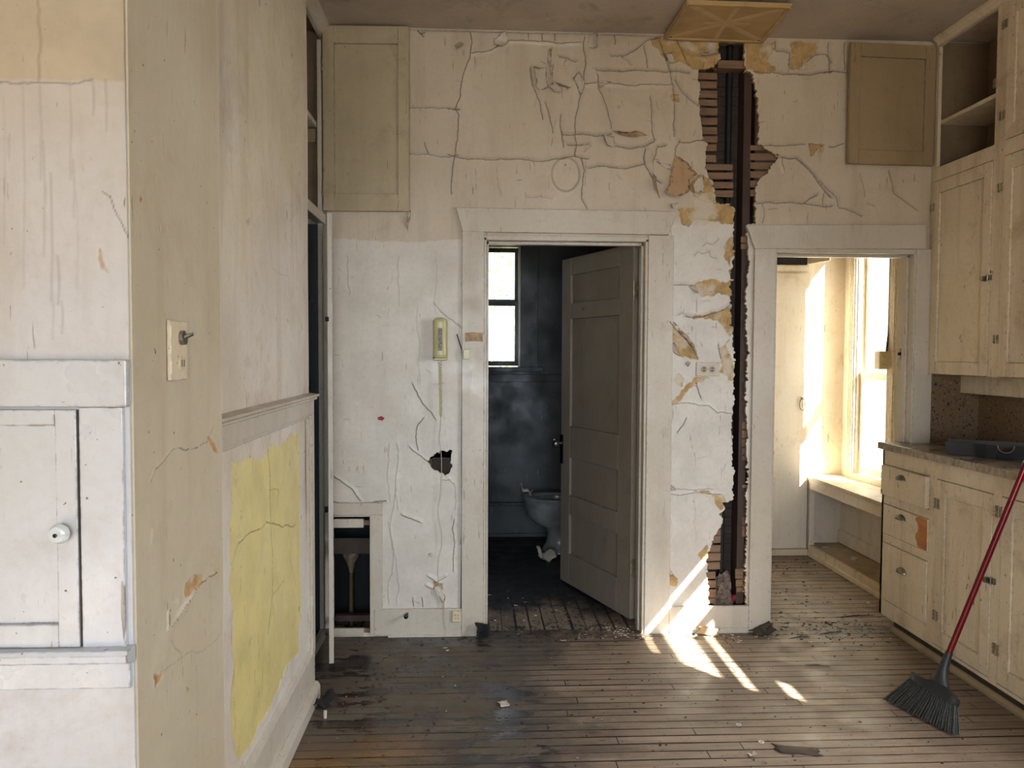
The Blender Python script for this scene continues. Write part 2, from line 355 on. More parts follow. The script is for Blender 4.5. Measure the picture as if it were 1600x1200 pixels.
class Relief:
    """a plastered face as real relief: o + u*ud + v*vd + n*height"""
    def __init__(s, o, ud, vd, n, u0, u1, v0, v1, step, wave=.002):
        s.o, s.ud, s.vd, s.n = [np.array(a, float) for a in (o, ud, vd, n)]
        s.us = np.linspace(u0, u1, int(round((u1-u0)/step))+1); s.vs = np.linspace(v0, v1, int(round((v1-v0)/step))+1)
        s.Ug, s.Vg = np.meshgrid(s.us, s.vs); s.step = step
        s.h = np.zeros(s.Ug.shape); s.crack = np.zeros(s.Ug.shape); s.bare = np.zeros(s.Ug.shape); s.tint = np.zeros(s.Ug.shape)
        for k in range(16):
            fx, fy = RNG.normal(0, 5.0, 2); s.h += np.sin(s.Ug*fx+s.Vg*fy+RNG.uniform(0, 6.28))*wave/5
        s.jit = np.zeros(s.Ug.shape)
        for k in range(26):
            fx, fy = RNG.normal(0, 150, 2); s.jit += np.sin(s.Ug*fx+s.Vg*fy+RNG.uniform(0, 6.28))/5
        c = ((s.us[1:]+s.us[:-1])/2, (s.vs[1:]+s.vs[:-1])/2); s.Uc, s.Vc = np.meshgrid(*c); s.hole = np.zeros(s.Uc.shape, bool)
    def win(s, pts, m):
        a = np.array(pts); i0, i1 = np.searchsorted(s.us, [a[:, 0].min()-m, a[:, 0].max()+m]); j0, j1 = np.searchsorted(s.vs, [a[:, 1].min()-m, a[:, 1].max()+m])
        return (slice(j0, j1), slice(i0, i1))
    def line(s, pts, w=.0016, lift=.004, side=1, dark=.8, reach=.022, depth=.003, amp=.07):
        pts = rough_line(pts, amp); lift = lift*min(1.0, dark/.8)
        near = None
        for a, b in zip(pts, pts[1:]):
            sl = s.win([a, b], reach*1.6)
            px, py = s.Ug[sl], s.Vg[sl]
            if px.size == 0: continue
            dx, dy = b[0]-a[0], b[1]-a[1]; L = dx*dx+dy*dy+1e-12
            t = np.clip(((px-a[0])*dx+(py-a[1])*dy)/L, 0, 1); ex, ey = px-a[0]-t*dx, py-a[1]-t*dy; d = np.hypot(ex, ey)
            s.crack[sl] = np.maximum(s.crack[sl], dark*np.clip(1.7-d/w, 0, 1))
            sd = np.sign(dx*ey-dy*ex)*side
            lf = lift*np.clip(1-d/reach, 0, 1)**2*(sd > 0)
            # keep the largest lift at each point so neighbouring segments do not add up
            if near is None: near = np.zeros(s.h.shape)
            near[sl] = np.maximum(near[sl], lf)
        if near is not None: s.h += near
    def poly(s, pts, what='bare', depth=-.0015, rim=.0015, soft=.003, jit=.003, amount=1.0, amp=.12):
        pts = rough_poly(pts, amp); sl = s.win(pts, max(.03, soft*1.2)); px, py = s.Ug[sl], s.Vg[sl]
        if px.size == 0: return
        d = pdist(px, py, pts)+s.jit[sl]*jit
        m = np.clip(.5-d/soft, 0, 1)*amount
        arr = getattr(s, what); arr[sl] = np.maximum(arr[sl], m)
        s.h[sl] += depth*m+rim*np.exp(-(np.maximum(d, 0)/.010)**2)*(d > 0)
    def cut(s, pts, jag=.006):
        pts = rough_poly(pts, .035, .01) if jag else pts
        sl = s.win(pts, .02); s.hole[sl] |= (pdist(s.Uc[sl], s.Vc[sl], pts)+s.jit[:-1, :-1][sl]*jag) < 0
    def cutrect(s, u0, u1, v0, v1): s.hole |= (s.Uc > u0) & (s.Uc < u1) & (s.Vc > v0) & (s.Vc < v1)
    def build(s, name, mat, back=.02, edge_mat=None, parent=None):
        nv, nu = s.Ug.shape
        P = s.o+s.Ug[..., None]*s.ud+s.Vg[..., None]*s.vd+s.h[..., None]*s.n
        P = P.reshape(-1, 3); idx = np.arange(nv*nu).reshape(nv, nu)
        keep = ~s.hole
        q = np.stack([idx[:-1, :-1], idx[:-1, 1:], idx[1:, 1:], idx[1:, :-1]], -1)
        if np.dot(np.cross(s.ud, s.vd), s.n) < 0: q = q[..., ::-1]
        F = q[keep]
        mi = np.zeros(len(F), np.int32)
        # border skirts give the sheet its thickness
        K = np.zeros((nv+1, nu+1), bool); K[1:-1, 1:-1] = keep
        off = len(P); Pb = P-(s.n*back)
        hE = K[1:, 1:-1] != K[:-1, 1:-1]; j, i = np.nonzero(hE); a, b = idx[j, i], idx[j, i+1]
        vE = K[1:-1, 1:] != K[1:-1, :-1]; j2, i2 = np.nonzero(vE); a2, b2 = idx[j2, i2], idx[j2+1, i2]
        A = np.concatenate([a, a2]); Bq = np.concatenate([b, b2])
        Fs = np.stack([A, Bq, Bq+off, A+off], -1)
        F = np.concatenate([F, Fs]); mi = np.concatenate([mi, np.ones(len(Fs), np.int32)])
        P = np.concatenate([P, Pb])
        used = np.zeros(len(P), bool); used[F.ravel()] = True; rm = np.cumsum(used)-1
        P = P[used]; F = rm[F]
        me = bpy.data.meshes.new(name); me.vertices.add(len(P)); me.vertices.foreach_set('co', P.ravel().astype(np.float32))
        me.loops.add(F.size); me.loops.foreach_set('vertex_index', F.ravel().astype(np.int32))
        me.polygons.add(len(F)); me.polygons.foreach_set('loop_start', np.arange(0, F.size, 4, dtype=np.int32))
        me.polygons.foreach_set('material_index', mi); me.polygons.foreach_set('use_smooth', (mi == 0))
        me.update(calc_edges=True); me.validate()
        for nm in ('crack', 'bare', 'tint'):
            at = me.attributes.new(nm, 'FLOAT', 'POINT'); vals = getattr(s, nm).ravel(); vals = np.concatenate([vals, vals])[used]
            at.data.foreach_set('value', vals.astype(np.float32))
        me.materials.append(M[mat]); me.materials.append(M[edge_mat or mat])
        ob = bpy.data.objects.new(name, me); COL.objects.link(ob)
        if parent: ob.parent = parent
        return ob
def sheet(name, outline, P3, hinge, lift, mat, parent=None, power=1.5, thick=.0012, back=None, curl=0):
    """a lifted shard of paint: outline in the wall's 2-D metres, bent away from the hinge line; P3(u, v, height)"""
    out = rough_poly(outline, .08, .02); a = np.array(out); st = max((a.max(0)-a.min(0)).max()/14, .004)
    pts = list(map(tuple, out)); n = len(pts)
    for u in np.arange(a[:, 0].min(), a[:, 0].max(), st):
        for v in np.arange(a[:, 1].min(), a[:, 1].max(), st):
            if pdist(np.array([u]), np.array([v]), out)[0] < -st*.5: pts.append((u, v))
    vs, es, fs, *_ = delaunay_2d_cdt([Vector(p) for p in pts], [(i, (i+1) % n) for i in range(n)], [list(range(n))], 1, 1e-6)
    (hx, hy), (kx, ky) = hinge; dx, dy = kx-hx, ky-hy; L = math.hypot(dx, dy)+1e-9
    ds = [abs((p.x-hx)*dy-(p.y-hy)*dx)/L for p in vs]; mx = max(ds)+1e-9
    co = []
    for p, d in zip(vs, ds):
        q = d/mx; hgt = lift*q**power+.002
        sh = curl*max(0, q-.45)**2*mx
        nx, ny = dy/L, -dx/L; sg = 1 if ((p.x-hx)*nx+(p.y-hy)*ny) > 0 else -1
        co.append(P3(p.x-nx*sg*sh, p.y-ny*sg*sh, hgt))
    mb = MB(); mb.v = [tuple(c) for c in co]; mb.f = [tuple(f) for f in fs]
    o = mb.build(name, mat, parent, smooth=True)
    ov = Vector(P3(0, 0, 1))-Vector(P3(0, 0, 0)); av = Vector((0, 0, 0))
    for pl_ in o.data.polygons: av += pl_.normal*pl_.area
    if av.dot(ov) < 0: o.data.flip_normals()
    if back: o.data.materials.append(M[back])
    md = o.modifiers.new('thickness', 'SOLIDIFY'); md.thickness = thick; md.offset = 0
    if back: md.material_offset = 1; md.material_offset_rim = 1
    return o
# zoom frames of the photograph -> (x, z) on the partition wall's face
YW = 3.93
FR = {'a': (700, 0, 1/3), 'b': (980, 0, 1/3), 'c': (1000, 340, .28345), 'd': (1000, 660, .3), 'e': (440, 0, 1/3), 'f': (440, 400, 1/3), 'g': (440, 760, .3666), 'h': (1280, 0, 1/3), 'p': (0, 0, 1)}
def wp(k, pts):
    x0, y0, sc = FR[k]; r = []
    for x, y in pts:
        q = U(x0+x*sc, y0+y*sc, 1, YW); r.append((q[0], q[2]))
    return r
def rect_px(x0, y0, x1, y1, Y=YW):
    a = U(x0, y0, 1, Y); b = U(x1, y1, 1, Y); return a[0], b[0], b[2], a[2]

H_ = 3.08
R = Relief((0, YW, 0), (1, 0, 0), (0, 0, 1), (0, -1, 0), -.74, 2.67, 0, H_, .0032)
R.cutrect(.060, .872, -1, 2.055); R.cutrect(1.560, 2.292, -1, 2.003)
hx0, hx1, hz0, hz1 = -.735, -.53, .02, .622; R.cutrect(hx0, hx1, hz0, hz1)
R.cut(wp('f', [(682, 962), (700, 938), (745, 918), (795, 914), (797, 1012), (770, 1026), (745, 1014), (712, 1002)]), .004)
hole = [(1121, 66), (1125, 84)] + [(980+x/3, y/3) for x, y in [(437, 250), (412, 320), (335, 330), (342, 440), (338, 500), (352, 600), (358, 660), (375, 672), (370, 760), (366, 800), (400, 850), (410, 900), (420, 950), (480, 958), (503, 985)]] \
     + [(1147, 400), (1146, 600), (1145, 700), (1145, 783), (1129, 785), (1131, 795), (1125, 801), (1129, 816), (1120, 831), (1111, 852), (1105, 870), (1105, 900), (1108, 924), (1108, 952), (1166, 952), (1165, 900), (1166, 700), (1166, 500), (1166, 350)] \
     + [(980+x/3, y/3) for x, y in [(600, 1048), (598, 960), (602, 880), (640, 820), (700, 752), (718, 740), (640, 690), (614, 670), (618, 600), (612, 460), (590, 350), (555, 330), (548, 210), (548, 195)]]
R.cut(wp('p', hole), .005)
for k, pts, kw in [
    ('a', [(105, 140), (105, 260), (75, 340), (60, 450), (35, 512), (52, 540), (35, 725), (20, 800), (18, 910)], {}),
    ('a', [(0, 512), (55, 516)], {}), ('a', [(0, 725), (60, 742), (245, 745), (590, 733), (660, 745)], {'lift': .006}),
    ('a', [(110, 250), (205, 235), (290, 190), (440, 195), (620, 200)], {'lift': .007, 'side': -1}),
    ('a', [(440, 155), (442, 195)], {}), ('a', [(500, 160), (500, 190)], {}), ('a', [(375, 150), (377, 178)], {}),
    ('a', [(690, 330), (770, 335), (935, 335), (1010, 340), (1130, 345)], {'lift': .008}),
    ('a', [(640, 395), (760, 392), (900, 398), (1045, 396)], {'lift': .008, 'side': -1}),
    ('a', [(640, 175), (645, 300), (640, 395), (612, 480), (595, 600), (592, 735)], {'lift': .005}),
    ('a', [(700, 350), (705, 420), (740, 495), (765, 605)], {'lift': .009, 'side': -1}),
    ('a', [(385, 320), (395, 400), (430, 480), (445, 560)], {'lift': .006}), ('a', [(455, 480), (480, 570), (492, 625)], {}),
    ('a', [(435, 340), (450, 420)], {}), ('a', [(528, 540), (532, 620), (542, 690)], {'lift': .006}),
    ('a', [(535, 632), (650, 632), (765, 630)], {'lift': .009}), ('a', [(560, 680), (660, 678)], {'lift': .008}),
    ('a', [(660, 790), (700, 780), (780, 788), (860, 785), (920, 770)], {'lift': .009}), ('a', [(625, 745), (640, 800), (625, 930), (652, 980)], {'lift': .005}),
    ('a', [(810, 270), (880, 235), (935, 190), (1000, 175)], {'lift': .007}), ('a', [(760, 265), (810, 265), (860, 310)], {}),
    ('a', [(780, 165), (782, 210)], {}), ('a', [(915, 215), (930, 270), (935, 320)], {}),
    ('a', [(990, 190), (1010, 250), (1040, 340), (1050, 400), (1060, 520), (1060, 640)], {'lift': .005}),
    ('a', [(1060, 375), (1100, 440), (1175, 498)], {'lift': .006}), ('a', [(1070, 190), (1100, 250), (1130, 310)], {'lift': .006}),
    ('a', [(945, 455), (955, 580), (968, 660)], {}), ('a', [(790, 685), (850, 700), (920, 690), (965, 665)], {'lift': .01}),
    ('a', [(925, 700), (920, 770), (955, 830), (1000, 860)], {'lift': .008}), ('a', [(960, 760), (980, 690), (1020, 685)], {'lift': .012}),
    ('a', [(1080, 665), (1195, 658)], {'lift': .008, 'side': -1}), ('a', [(1065, 735), (1068, 690), (1085, 665)], {'lift': .008}),
    ('a', [(230, 830), (250, 915)], {'dark': .4}), ('a', [(365, 925), (490, 930)], {'dark': .5}), ('a', [(520, 268), (600, 293)], {'lift': .006}),
    ('e', [(595, 505), (700, 505), (835, 515)], {'lift': .003}), ('e', [(595, 722), (690, 725), (830, 728)], {'lift': .003}), ('e', [(670, 670), (690, 722)], {}),
    ('e', [(635, 140), (665, 175)], {'lift': .01}),
    ('b', [(590, 335), (680, 340), (800, 350), (955, 342)], {'lift': .008}), ('b', [(640, 685), (740, 685), (830, 678)], {'lift': .006}),
    ('b', [(715, 740), (790, 745), (850, 800), (910, 880), (925, 905), (955, 930)], {'lift': .01}), ('b', [(735, 800), (725, 745)], {'lift': .01}),
    ('b', [(600, 955), (700, 955), (830, 955), (960, 968)], {'lift': .006}), ('b', [(630, 955), (640, 1000), (632, 1045)], {}), ('b', [(830, 950), (890, 915)], {'lift': .008}),
    ('b', [(920, 905), (915, 965)], {}), ('b', [(690, 195), (690, 240), (760, 250), (755, 310)], {'lift': .01}), ('b', [(840, 290), (880, 258), (930, 258), (955, 300)], {'lift': .006}),
    ('h', [(325, 800), (345, 905), (400, 945), (460, 990)], {'lift': .003}), ('h', [(190, 810), (212, 925)], {'dark': .5, 'lift': .002}), ('h', [(0, 850), (40, 890), (80, 930), (90, 975), (160, 995), (200, 1015)], {'lift': .004}),
    ('h', [(0, 343), (130, 342)], {'lift': .005}), ('h', [(40, 200), (45, 330)], {}), ('h', [(120, 200), (118, 330)], {}), ('h', [(45, 690), (115, 675)], {}),
    ('f', [(310, 0), (320, 180)], {'dark': .35, 'lift': .002}), ('f', [(552, 0), (550, 230)], {'dark': .3, 'lift': .002}), ('f', [(715, 220), (780, 290), (850, 345)], {'dark': .5, 'lift': .003}),
    ('f', [(615, 600), (660, 690), (720, 762)], {'lift': .006}), ('f', [(668, 757), (640, 790), (630, 850), (640, 910)], {'lift': .004}), ('f', [(600, 895), (650, 935), (690, 965)], {'lift': .004}),
    ('f', [(250, 1035), (330, 1090), (370, 1145)], {'lift': .008}), ('f', [(505, 880), (508, 1150)], {'dark': .25}), ('f', [(538, 880), (545, 1190)], {'dark': .3}),
    ('f', [(720, 0), (722, 260)], {'dark': .15}), ('f', [(640, 230), (650, 600)], {'dark': .15}), ('f', [(770, 1035), (810, 1070), (812, 1190)], {'dark': .3}),
    ('f', [(230, 1152), (490, 1148)], {'dark': .8, 'w': .0025, 'lift': .004, 'side': -1}),
    ('g', [(515, 122), (590, 152)], {'lift': .01}), ('g', [(735, 140), (728, 180), (738, 240), (733, 360)], {'lift': .004}), ('g', [(455, 150), (458, 500)], {'dark': .3}),
    ('g', [(490, 10), (490, 500)], {'dark': .3}), ('g', [(628, 385), (660, 405), (700, 385)], {'lift': .012}), ('g', [(620, 425), (660, 440), (685, 475), (690, 520)], {'lift': .012}), ('g', [(560, 475), (563, 510)], {}), ('g', [(598, 475), (602, 512)], {}),
    ('c', [(160, 365), (260, 372)], {'lift': .004}), ('c', [(165, 1035), (380, 1035), (425, 1075), (505, 1080)], {'lift': .005, 'dark': .6}), ('c', [(255, 1105), (205, 1185)], {'lift': .006}),
    ('c', [(300, 215), (315, 190), (345, 200), (380, 185), (385, 215), (420, 225)], {'lift': .008, 'dark': .5}), ('c', [(345, 160), (365, 140), (400, 150), (430, 120)], {'lift': .008, 'dark': .5}),
    ('c', [(250, 545), (345, 548), (430, 520), (500, 480)], {'lift': .010}), ('c', [(430, 700), (445, 780)], {'lift': .008}), ('c', [(310, 910), (335, 995)], {'lift': .008}),
    ('c', [(205, 540), (235, 525), (255, 540)], {'lift': .008, 'dark': .4}), ('c', [(310, 450), (315, 520)], {'lift': .008, 'dark': .4}),
    ('d', [(190, 345), (380, 348)], {'dark': .5, 'lift': .003}), ('d', [(140, 370), (300, 365), (420, 375)], {'dark': .6}), ('d', [(285, 410), (290, 620)], {'dark': .2, 'lift': .002}), ('d', [(145, 380), (150, 650)], {'dark': .15}),
    ]:
    R.line(wp(k, pts), **kw)
rt = random.Random(12)
for _ in range(90):
    x, y = rt.choice([(rt.uniform(860, 1100), rt.uniform(70, 330)), (rt.uniform(640, 1440), rt.uniform(60, 345)), (rt.uniform(1050, 1140), rt.uniform(350, 780)), (rt.uniform(520, 715), rt.uniform(380, 940))])
    a_ = rt.choice([0, PI/2, rt.uniform(0, PI)])+rt.gauss(0, .15); l_ = rt.uniform(3, 16)
    R.line(wp('p', [(x, y), (x+l_*math.cos(a_), y+l_*math.sin(a_))]), lift=rt.uniform(.002, .007), dark=rt.uniform(.15, .6), side=rt.choice((-1, 1)), reach=rt.uniform(.008, .02))
for k, pts in [
    ('b', [(105, 185), (140, 172), (240, 185), (300, 192), (435, 195), (437, 250), (410, 320), (335, 330), (290, 310), (250, 285), (210, 300), (180, 285), (150, 240)]),
    ('b', [(550, 200), (690, 195), (690, 230), (655, 290), (700, 310), (700, 332), (590, 335), (555, 320)]), ('b', [(765, 200), (890, 200), (890, 240), (840, 285), (838, 330), (765, 328), (780, 260)]),
    ('b', [(208, 432), (245, 442), (243, 475), (210, 470)]), ('b', [(240, 975), (312, 970), (305, 905), (400, 950), (480, 958), (505, 985), (505, 1050), (430, 1040), (330, 1020), (290, 1060), (250, 1045)]),
    ('b', [(455, 1200), (450, 1160), (480, 1120), (505, 1100), (505, 1200)]), ('b', [(330, 820), (395, 850), (415, 950), (320, 920), (285, 890)]),
    ('c', [(465, 200), (480, 150), (500, 110), (522, 100), (520, 340), (500, 340), (490, 250), (465, 220)]), ('c', [(265, 370), (330, 350), (390, 335), (440, 355), (490, 350), (520, 340), (518, 450), (500, 440), (440, 415), (400, 430), (330, 435), (315, 400)]),
    ('c', [(260, 545), (340, 540), (440, 520), (500, 485), (518, 470), (513, 900), (490, 900), (480, 870), (440, 850), (440, 720), (490, 680), (490, 650), (460, 600), (420, 565), (340, 552)]),
    ('c', [(158, 555), (220, 620), (290, 700), (320, 785), (230, 770), (155, 680)]), ('c', [(300, 880), (400, 880), (310, 915), (240, 980), (215, 1020), (160, 1030), (200, 990), (290, 900)]),
    ('c', [(180, 900), (210, 860), (240, 890), (230, 930), (200, 920)]),
    ('d', [(280, 360), (330, 350), (438, 375), (435, 450), (418, 470), (395, 430), (370, 380)]), ('d', [(130, 740), (180, 800), (200, 830), (190, 850), (130, 855)]), ('d', [(300, 690), (350, 640), (350, 700), (320, 715)]),
    ('h', [(0, 670), (20, 675), (0, 760)]), ('g', [(650, 405), (690, 410), (680, 450), (650, 440)]),
    ]:
    R.poly(wp(k, pts))
R.poly(wp('p', [(510, 372), (660, 378), (722, 374), (722, 1010), (510, 1010)]), 'tint', depth=.0004, rim=0, soft=.004, amount=.75, amp=.012)
R.poly(wp('p', [(1040, 345), (1172, 345), (1172, 1010), (1040, 1010)]), 'tint', depth=0, rim=0, soft=.05, amount=.85, amp=.02)
cq = wp('p', [(884, 273)])[0]; dd = np.hypot((R.Ug-cq[0])/.072, (R.Vg-cq[1])/.086)
R.h -= .004*np.clip((1-dd)*8, 0, 1); R.h += .002*np.exp(-((dd-1)/.08)**2); R.crack = np.maximum(R.crack, .35*np.exp(-((dd-1)/.05)**2))
R.crack = np.maximum(R.crack, np.clip(1.5-np.hypot(R.Ug-cq[0]+.002, R.Vg-cq[1]-.05)/.004, 0, 1))
WB = struct(R.build('wall_back', 'plaster', .020, 'plasteredge'), 'cream plaster partition wall, cracked and peeling, with a long vertical gap')
W3 = lambda u, v, h: (u, YW-h, v)
for k, pts, hg, lf, mat, bk in [
    ('a', [(470, 235), (490, 222), (487, 385), (580, 408), (500, 445), (450, 425), (480, 400), (468, 300)], ((490, 222), (590, 410)), .030, 'chip', 'tanpaper'),
    ('a', [(387, 322), (465, 316), (470, 410), (440, 425), (412, 415)], ((465, 316), (470, 410)), .022, 'chip', 'tanpaper'),
    ('a', [(215, 185), (265, 152), (285, 198), (243, 240), (218, 215)], ((215, 180), (285, 198)), .03, 'chip', 'tanpaper'),
    ('a', [(30, 212), (60, 195), (75, 215), (42, 250)], ((30, 212), (60, 195)), .03, 'chip', 'tanpaper'),
    ('a', [(662, 163), (700, 160), (702, 235), (658, 225)], ((662, 163), (658, 225)), .028, 'chip', 'tanpaper'),
    ('a', [(585, 368), (612, 342), (640, 392), (620, 450), (605, 410)], ((585, 368), (620, 450)), .025, 'chip', 'tanpaper'),
    ('a', [(698, 380), (770, 386), (735, 402), (712, 430)], ((698, 380), (770, 386)), .022, 'chip', 'tanpaper'),
    ('a', [(768, 325), (832, 335), (790, 350)], ((768, 325), (832, 335)), .02, 'chip', 'tanpaper'),
    ('a', [(772, 612), (880, 615), (935, 634), (860, 656), (800, 635)], ((772, 612), (935, 634)), .028, 'tanpaper', 'tanpaper'),
    ('a', [(712, 648), (778, 640), (790, 688), (740, 690)], ((790, 688), (778, 640)), .03, 'chip', 'tanpaper'),
    ('a', [(625, 672), (672, 680), (632, 730), (648, 690)], ((625, 672), (672, 680)), .02, 'chip', 'tanpaper'),
    ('a', [(1063, 728), (1120, 760), (1170, 815), (1130, 850), (1125, 900), (1060, 940), (1010, 955), (990, 925), (1030, 870), (1045, 790)], ((1063, 728), (1170, 815)), .045, 'tanpaper', 'chip'),
    ('a', [(955, 818), (975, 830), (992, 930), (960, 890)], ((975, 830), (992, 930)), .03, 'tanpaper', 'chip'),
    ('a', [(972, 755), (1045, 780), (1040, 800), (1000, 780)], ((972, 755), (1045, 800)), .022, 'chip', 'tanpaper'),
    ('a', [(1030, 960), (1080, 948), (1075, 980), (1045, 978)], ((1080, 948), (1075, 980)), .03, 'chip', 'tanpaper'),
    ('a', [(1130, 870), (1170, 832), (1200, 820), (1200, 905), (1150, 905)], ((1200, 820), (1200, 905)), .02, 'chip', 'tanpaper'),
    ('a', [(1002, 262), (1050, 245), (1068, 292), (1030, 303)], ((1050, 245), (1068, 292)), .02, 'chip', 'tanpaper'),
    ('b', [(295, 262), (350, 250), (420, 230), (425, 262), (400, 275), (350, 270)], ((350, 250), (425, 235)), .03, 'chip', 'tanpaper'),
    ('b', [(850, 672), (928, 680), (890, 700), (848, 755)], ((850, 672), (928, 680)), .02, 'tanpaper', 'chip'),
    ('b', [(790, 348), (830, 348), (822, 357), (798, 356)], ((790, 348), (830, 348)), .015, 'chip', 'tanpaper'),
    ('e', [(635, 140), (690, 138), (662, 172)], ((635, 140), (690, 138)), .015, 'chip', 'tanpaper'),
    ('e', [(600, 985), (606, 985), (592, 1092), (588, 1060)], ((606, 985), (592, 1092)), .02, 'chip', 'tanpaper'),
    ('c', [(158, 545), (200, 590), (290, 700), (318, 785), (285, 720), (210, 630), (160, 580)], ((158, 545), (318, 785)), .028, 'chip', 'tanpaper'),
    ('c', [(155, 685), (190, 690), (228, 770), (185, 745)], ((155, 685), (185, 745)), .022, 'chip', 'tanpaper'),
    ('c', [(262, 372), (300, 375), (318, 402), (312, 425)], ((262, 372), (318, 402)), .02, 'chip', 'tanpaper'),
    ('c', [(250, 800), (262, 790), (275, 800), (258, 825)], ((250, 800), (262, 790)), .02, 'chip', 'tanpaper'),
    ('d', [(140, 315), (160, 325), (190, 352), (160, 345)], ((140, 315), (190, 352)), .022, 'chip', 'tanpaper'),
    ('d', [(130, 745), (150, 750), (182, 803), (150, 790)], ((130, 745), (182, 803)), .02, 'chip', 'tanpaper'),
    ('g', [(648, 425), (665, 418), (700, 470), (690, 520), (672, 470)], ((665, 418), (700, 470)), .022, 'chip', 'tanpaper'),
    ('g', [(625, 285), (645, 282), (640, 300)], ((625, 285), (645, 282)), .015, 'chip', 'tanpaper')]:
    sheet('peeling_paint', wp(k, pts), W3, wp(k, hg), lf*1.5, mat, WB, back=bk, curl=.5)
# faint smears / small marks on the wall
q = wp('p', [(590, 652), (596, 650), (601, 653), (598, 657), (591, 656)]); MB().prism(q, 1, YW-.002, YW-.0008).build('red_paint_fleck', 'redmark', WB)
# lath behind the gap
def lath(x0, x1, z0, z1, y0=YW+.021, mat='lath'):
    mb = MB(); t = random.uniform(-.002, .002)
    mb.add([(x0, y0, z0+t), (x1, y0, z0-t), (x1, y0+.008, z0-t), (x0, y0+.008, z0+t), (x0, y0, z1+t), (x1+random.uniform(-.003, .003), y0, z1-t), (x1, y0+.008, z1-t), (x0, y0+.008, z1+t)],
           [(0, 3, 2, 1), (4, 5, 6, 7), (0, 1, 5, 4), (1, 2, 6, 5), (2, 3, 7, 6), (3, 0, 4, 7)])
    return mb.build('lath', mat, WB, bevel=.001)
for y0, y1, xe in [(332, 366, 428), (373, 408, 425), (416, 452, 428), (459, 490, 428), (498, 534, 428), (545, 580, 428), (588, 624, 428), (630, 662, 428), (670, 704, 426), (720, 755, 424), (762, 794, 500), (802, 837, 503), (847, 880, 504), (886, 920, 502)]:
    (xa, za), (xb, zb) = wp('b', [(300, y0), (xe, y1)]); lath(xa, xb, zb, za)
for y0, y1, xe in [(455, 495, 432), (510, 552, 428), (560, 592, 428), (598, 634, 425), (645, 682, 424), (688, 728, 425), (735, 772, 424), (786, 822, 400), (830, 868, 402), (876, 918, 403), (924, 950, 400)]:
    (xa, za), (xb, zb) = wp('d', [(330, y0), (xe, y1)]); lath(xa, xb, zb, za)
for y0, y1 in [(676, 702), (712, 748), (756, 790), (798, 832), (842, 876), (884, 918)]:
    (xa, za), (xb, zb) = wp('b', [(584, y0), (760, y1)]); lath(xa, xb, zb, za)
for i, (y0, y1) in enumerate([(0, 36), (45, 82), (92, 128), (138, 170), (178, 200), (330, 345), (500, 540), (545, 600), (770, 820), (826, 862), (868, 890)]):
    (xa, za), (xb, zb) = wp('d', [((540 if y0 < 700 else 480+i*3), y0), (566 if y0 < 700 else 545, y1)]); lath(xa, xb, zb, za, YW+.0215)
for y0, y1 in [(1105, 1135), (1140, 1165)]:
    (xa, za), (xb, zb) = wp('b', [(540, y0), (590, y1)]); lath(xa, xb, zb, za, YW+.0215)
# far side of the stud bay
mb = MB(); z = .16
while z < 3.06:
    mb.box((1.16, YW+.118, z), (1.50, YW+.124, z+.040)); z += .0475
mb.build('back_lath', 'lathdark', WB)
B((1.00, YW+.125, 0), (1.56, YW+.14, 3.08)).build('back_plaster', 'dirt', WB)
for x0, x1 in ((1.385, 1.425),):
    B((x0, YW+.022, .14), (x1, YW+.115, 3.07)).build('stud', 'stud', WB, bevel=.002)
B((1.445, YW+.023, .14), (1.56, YW+.115, 3.07)).build('stud', 'stud', WB, bevel=.002)
B((1.00, YW+.035, .14), (1.19, YW+.115, 3.07)).build('stud', 'stud', WB, bevel=.002)
B((1.245, YW+.022, 2.93), (1.395, YW+.11, 2.97)).build('blocking', 'lath', WB, bevel=.002)
t = thing('drain_pipe', 'dark iron pipe running up inside the long gap in the plaster', 'pipe', (1.325, YW+.075, .12))
MB().tube([(1.322, YW+.092, .12), (1.330, YW+.092, 3.07)], .016, 16).build('pipe', 'pipe', t, smooth=True)
MB().tube([(1.325, YW+.092, 1.78), (1.325, YW+.092, 1.84)], .021, 16).build('coupling', 'pipe', t, smooth=True)
# insulation lump at the foot of the gap
mb = MB()
def blob(mb, c, r, n=10, seed=0, flat=1.0, amp=.3):
    rg = np.random.default_rng(seed); ph = rg.uniform(0, 6.28, 8)
    vs = []; fs = []
    for i in range(n+1):
        th = PI*i/n
        for j in range(2*n):
            p = PI*j/n; d = 1+amp*(math.sin(3*th+ph[0])*math.sin(2*p+ph[1])+.6*math.sin(5*p+ph[2])*math.sin(4*th+ph[3])+.4*math.sin(9*p+ph[4]+7*th))
            vs.append((c[0]+r[0]*math.sin(th)*math.cos(p)*d, c[1]+r[1]*math.sin(th)*math.sin(p)*d, c[2]+r[2]*math.cos(th)*d*flat))
    for i in range(n):
        for j in range(2*n): fs.append((i*2*n+j, i*2*n+(j+1) % (2*n), (i+1)*2*n+(j+1) % (2*n), (i+1)*2*n+j))
    mb.add(vs, fs)
blob(mb, (1.320, YW+.043, .19), (.052, .020, .085), 12, 3)
o = tag(mb.build('insulation_wad', 'insul', smooth=True), 'grey wad of old insulation at the foot of the long wall gap', 'insulation')
mb = MB(); blob(mb, (1.262, YW+.035, .165), (.016, .012, .014), 6, 5); tag(mb.build('crimson_scrap', 'crimson', smooth=True), 'small crimson scrap left of the grey insulation in the wall gap', 'scrap')
mb = MB(); blob(mb, (1.382, YW+.035, .168), (.016, .012, .016), 6, 8); tag(mb.build('crimson_scrap', 'crimson', smooth=True), 'small crimson scrap right of the grey insulation in the wall gap', 'scrap')

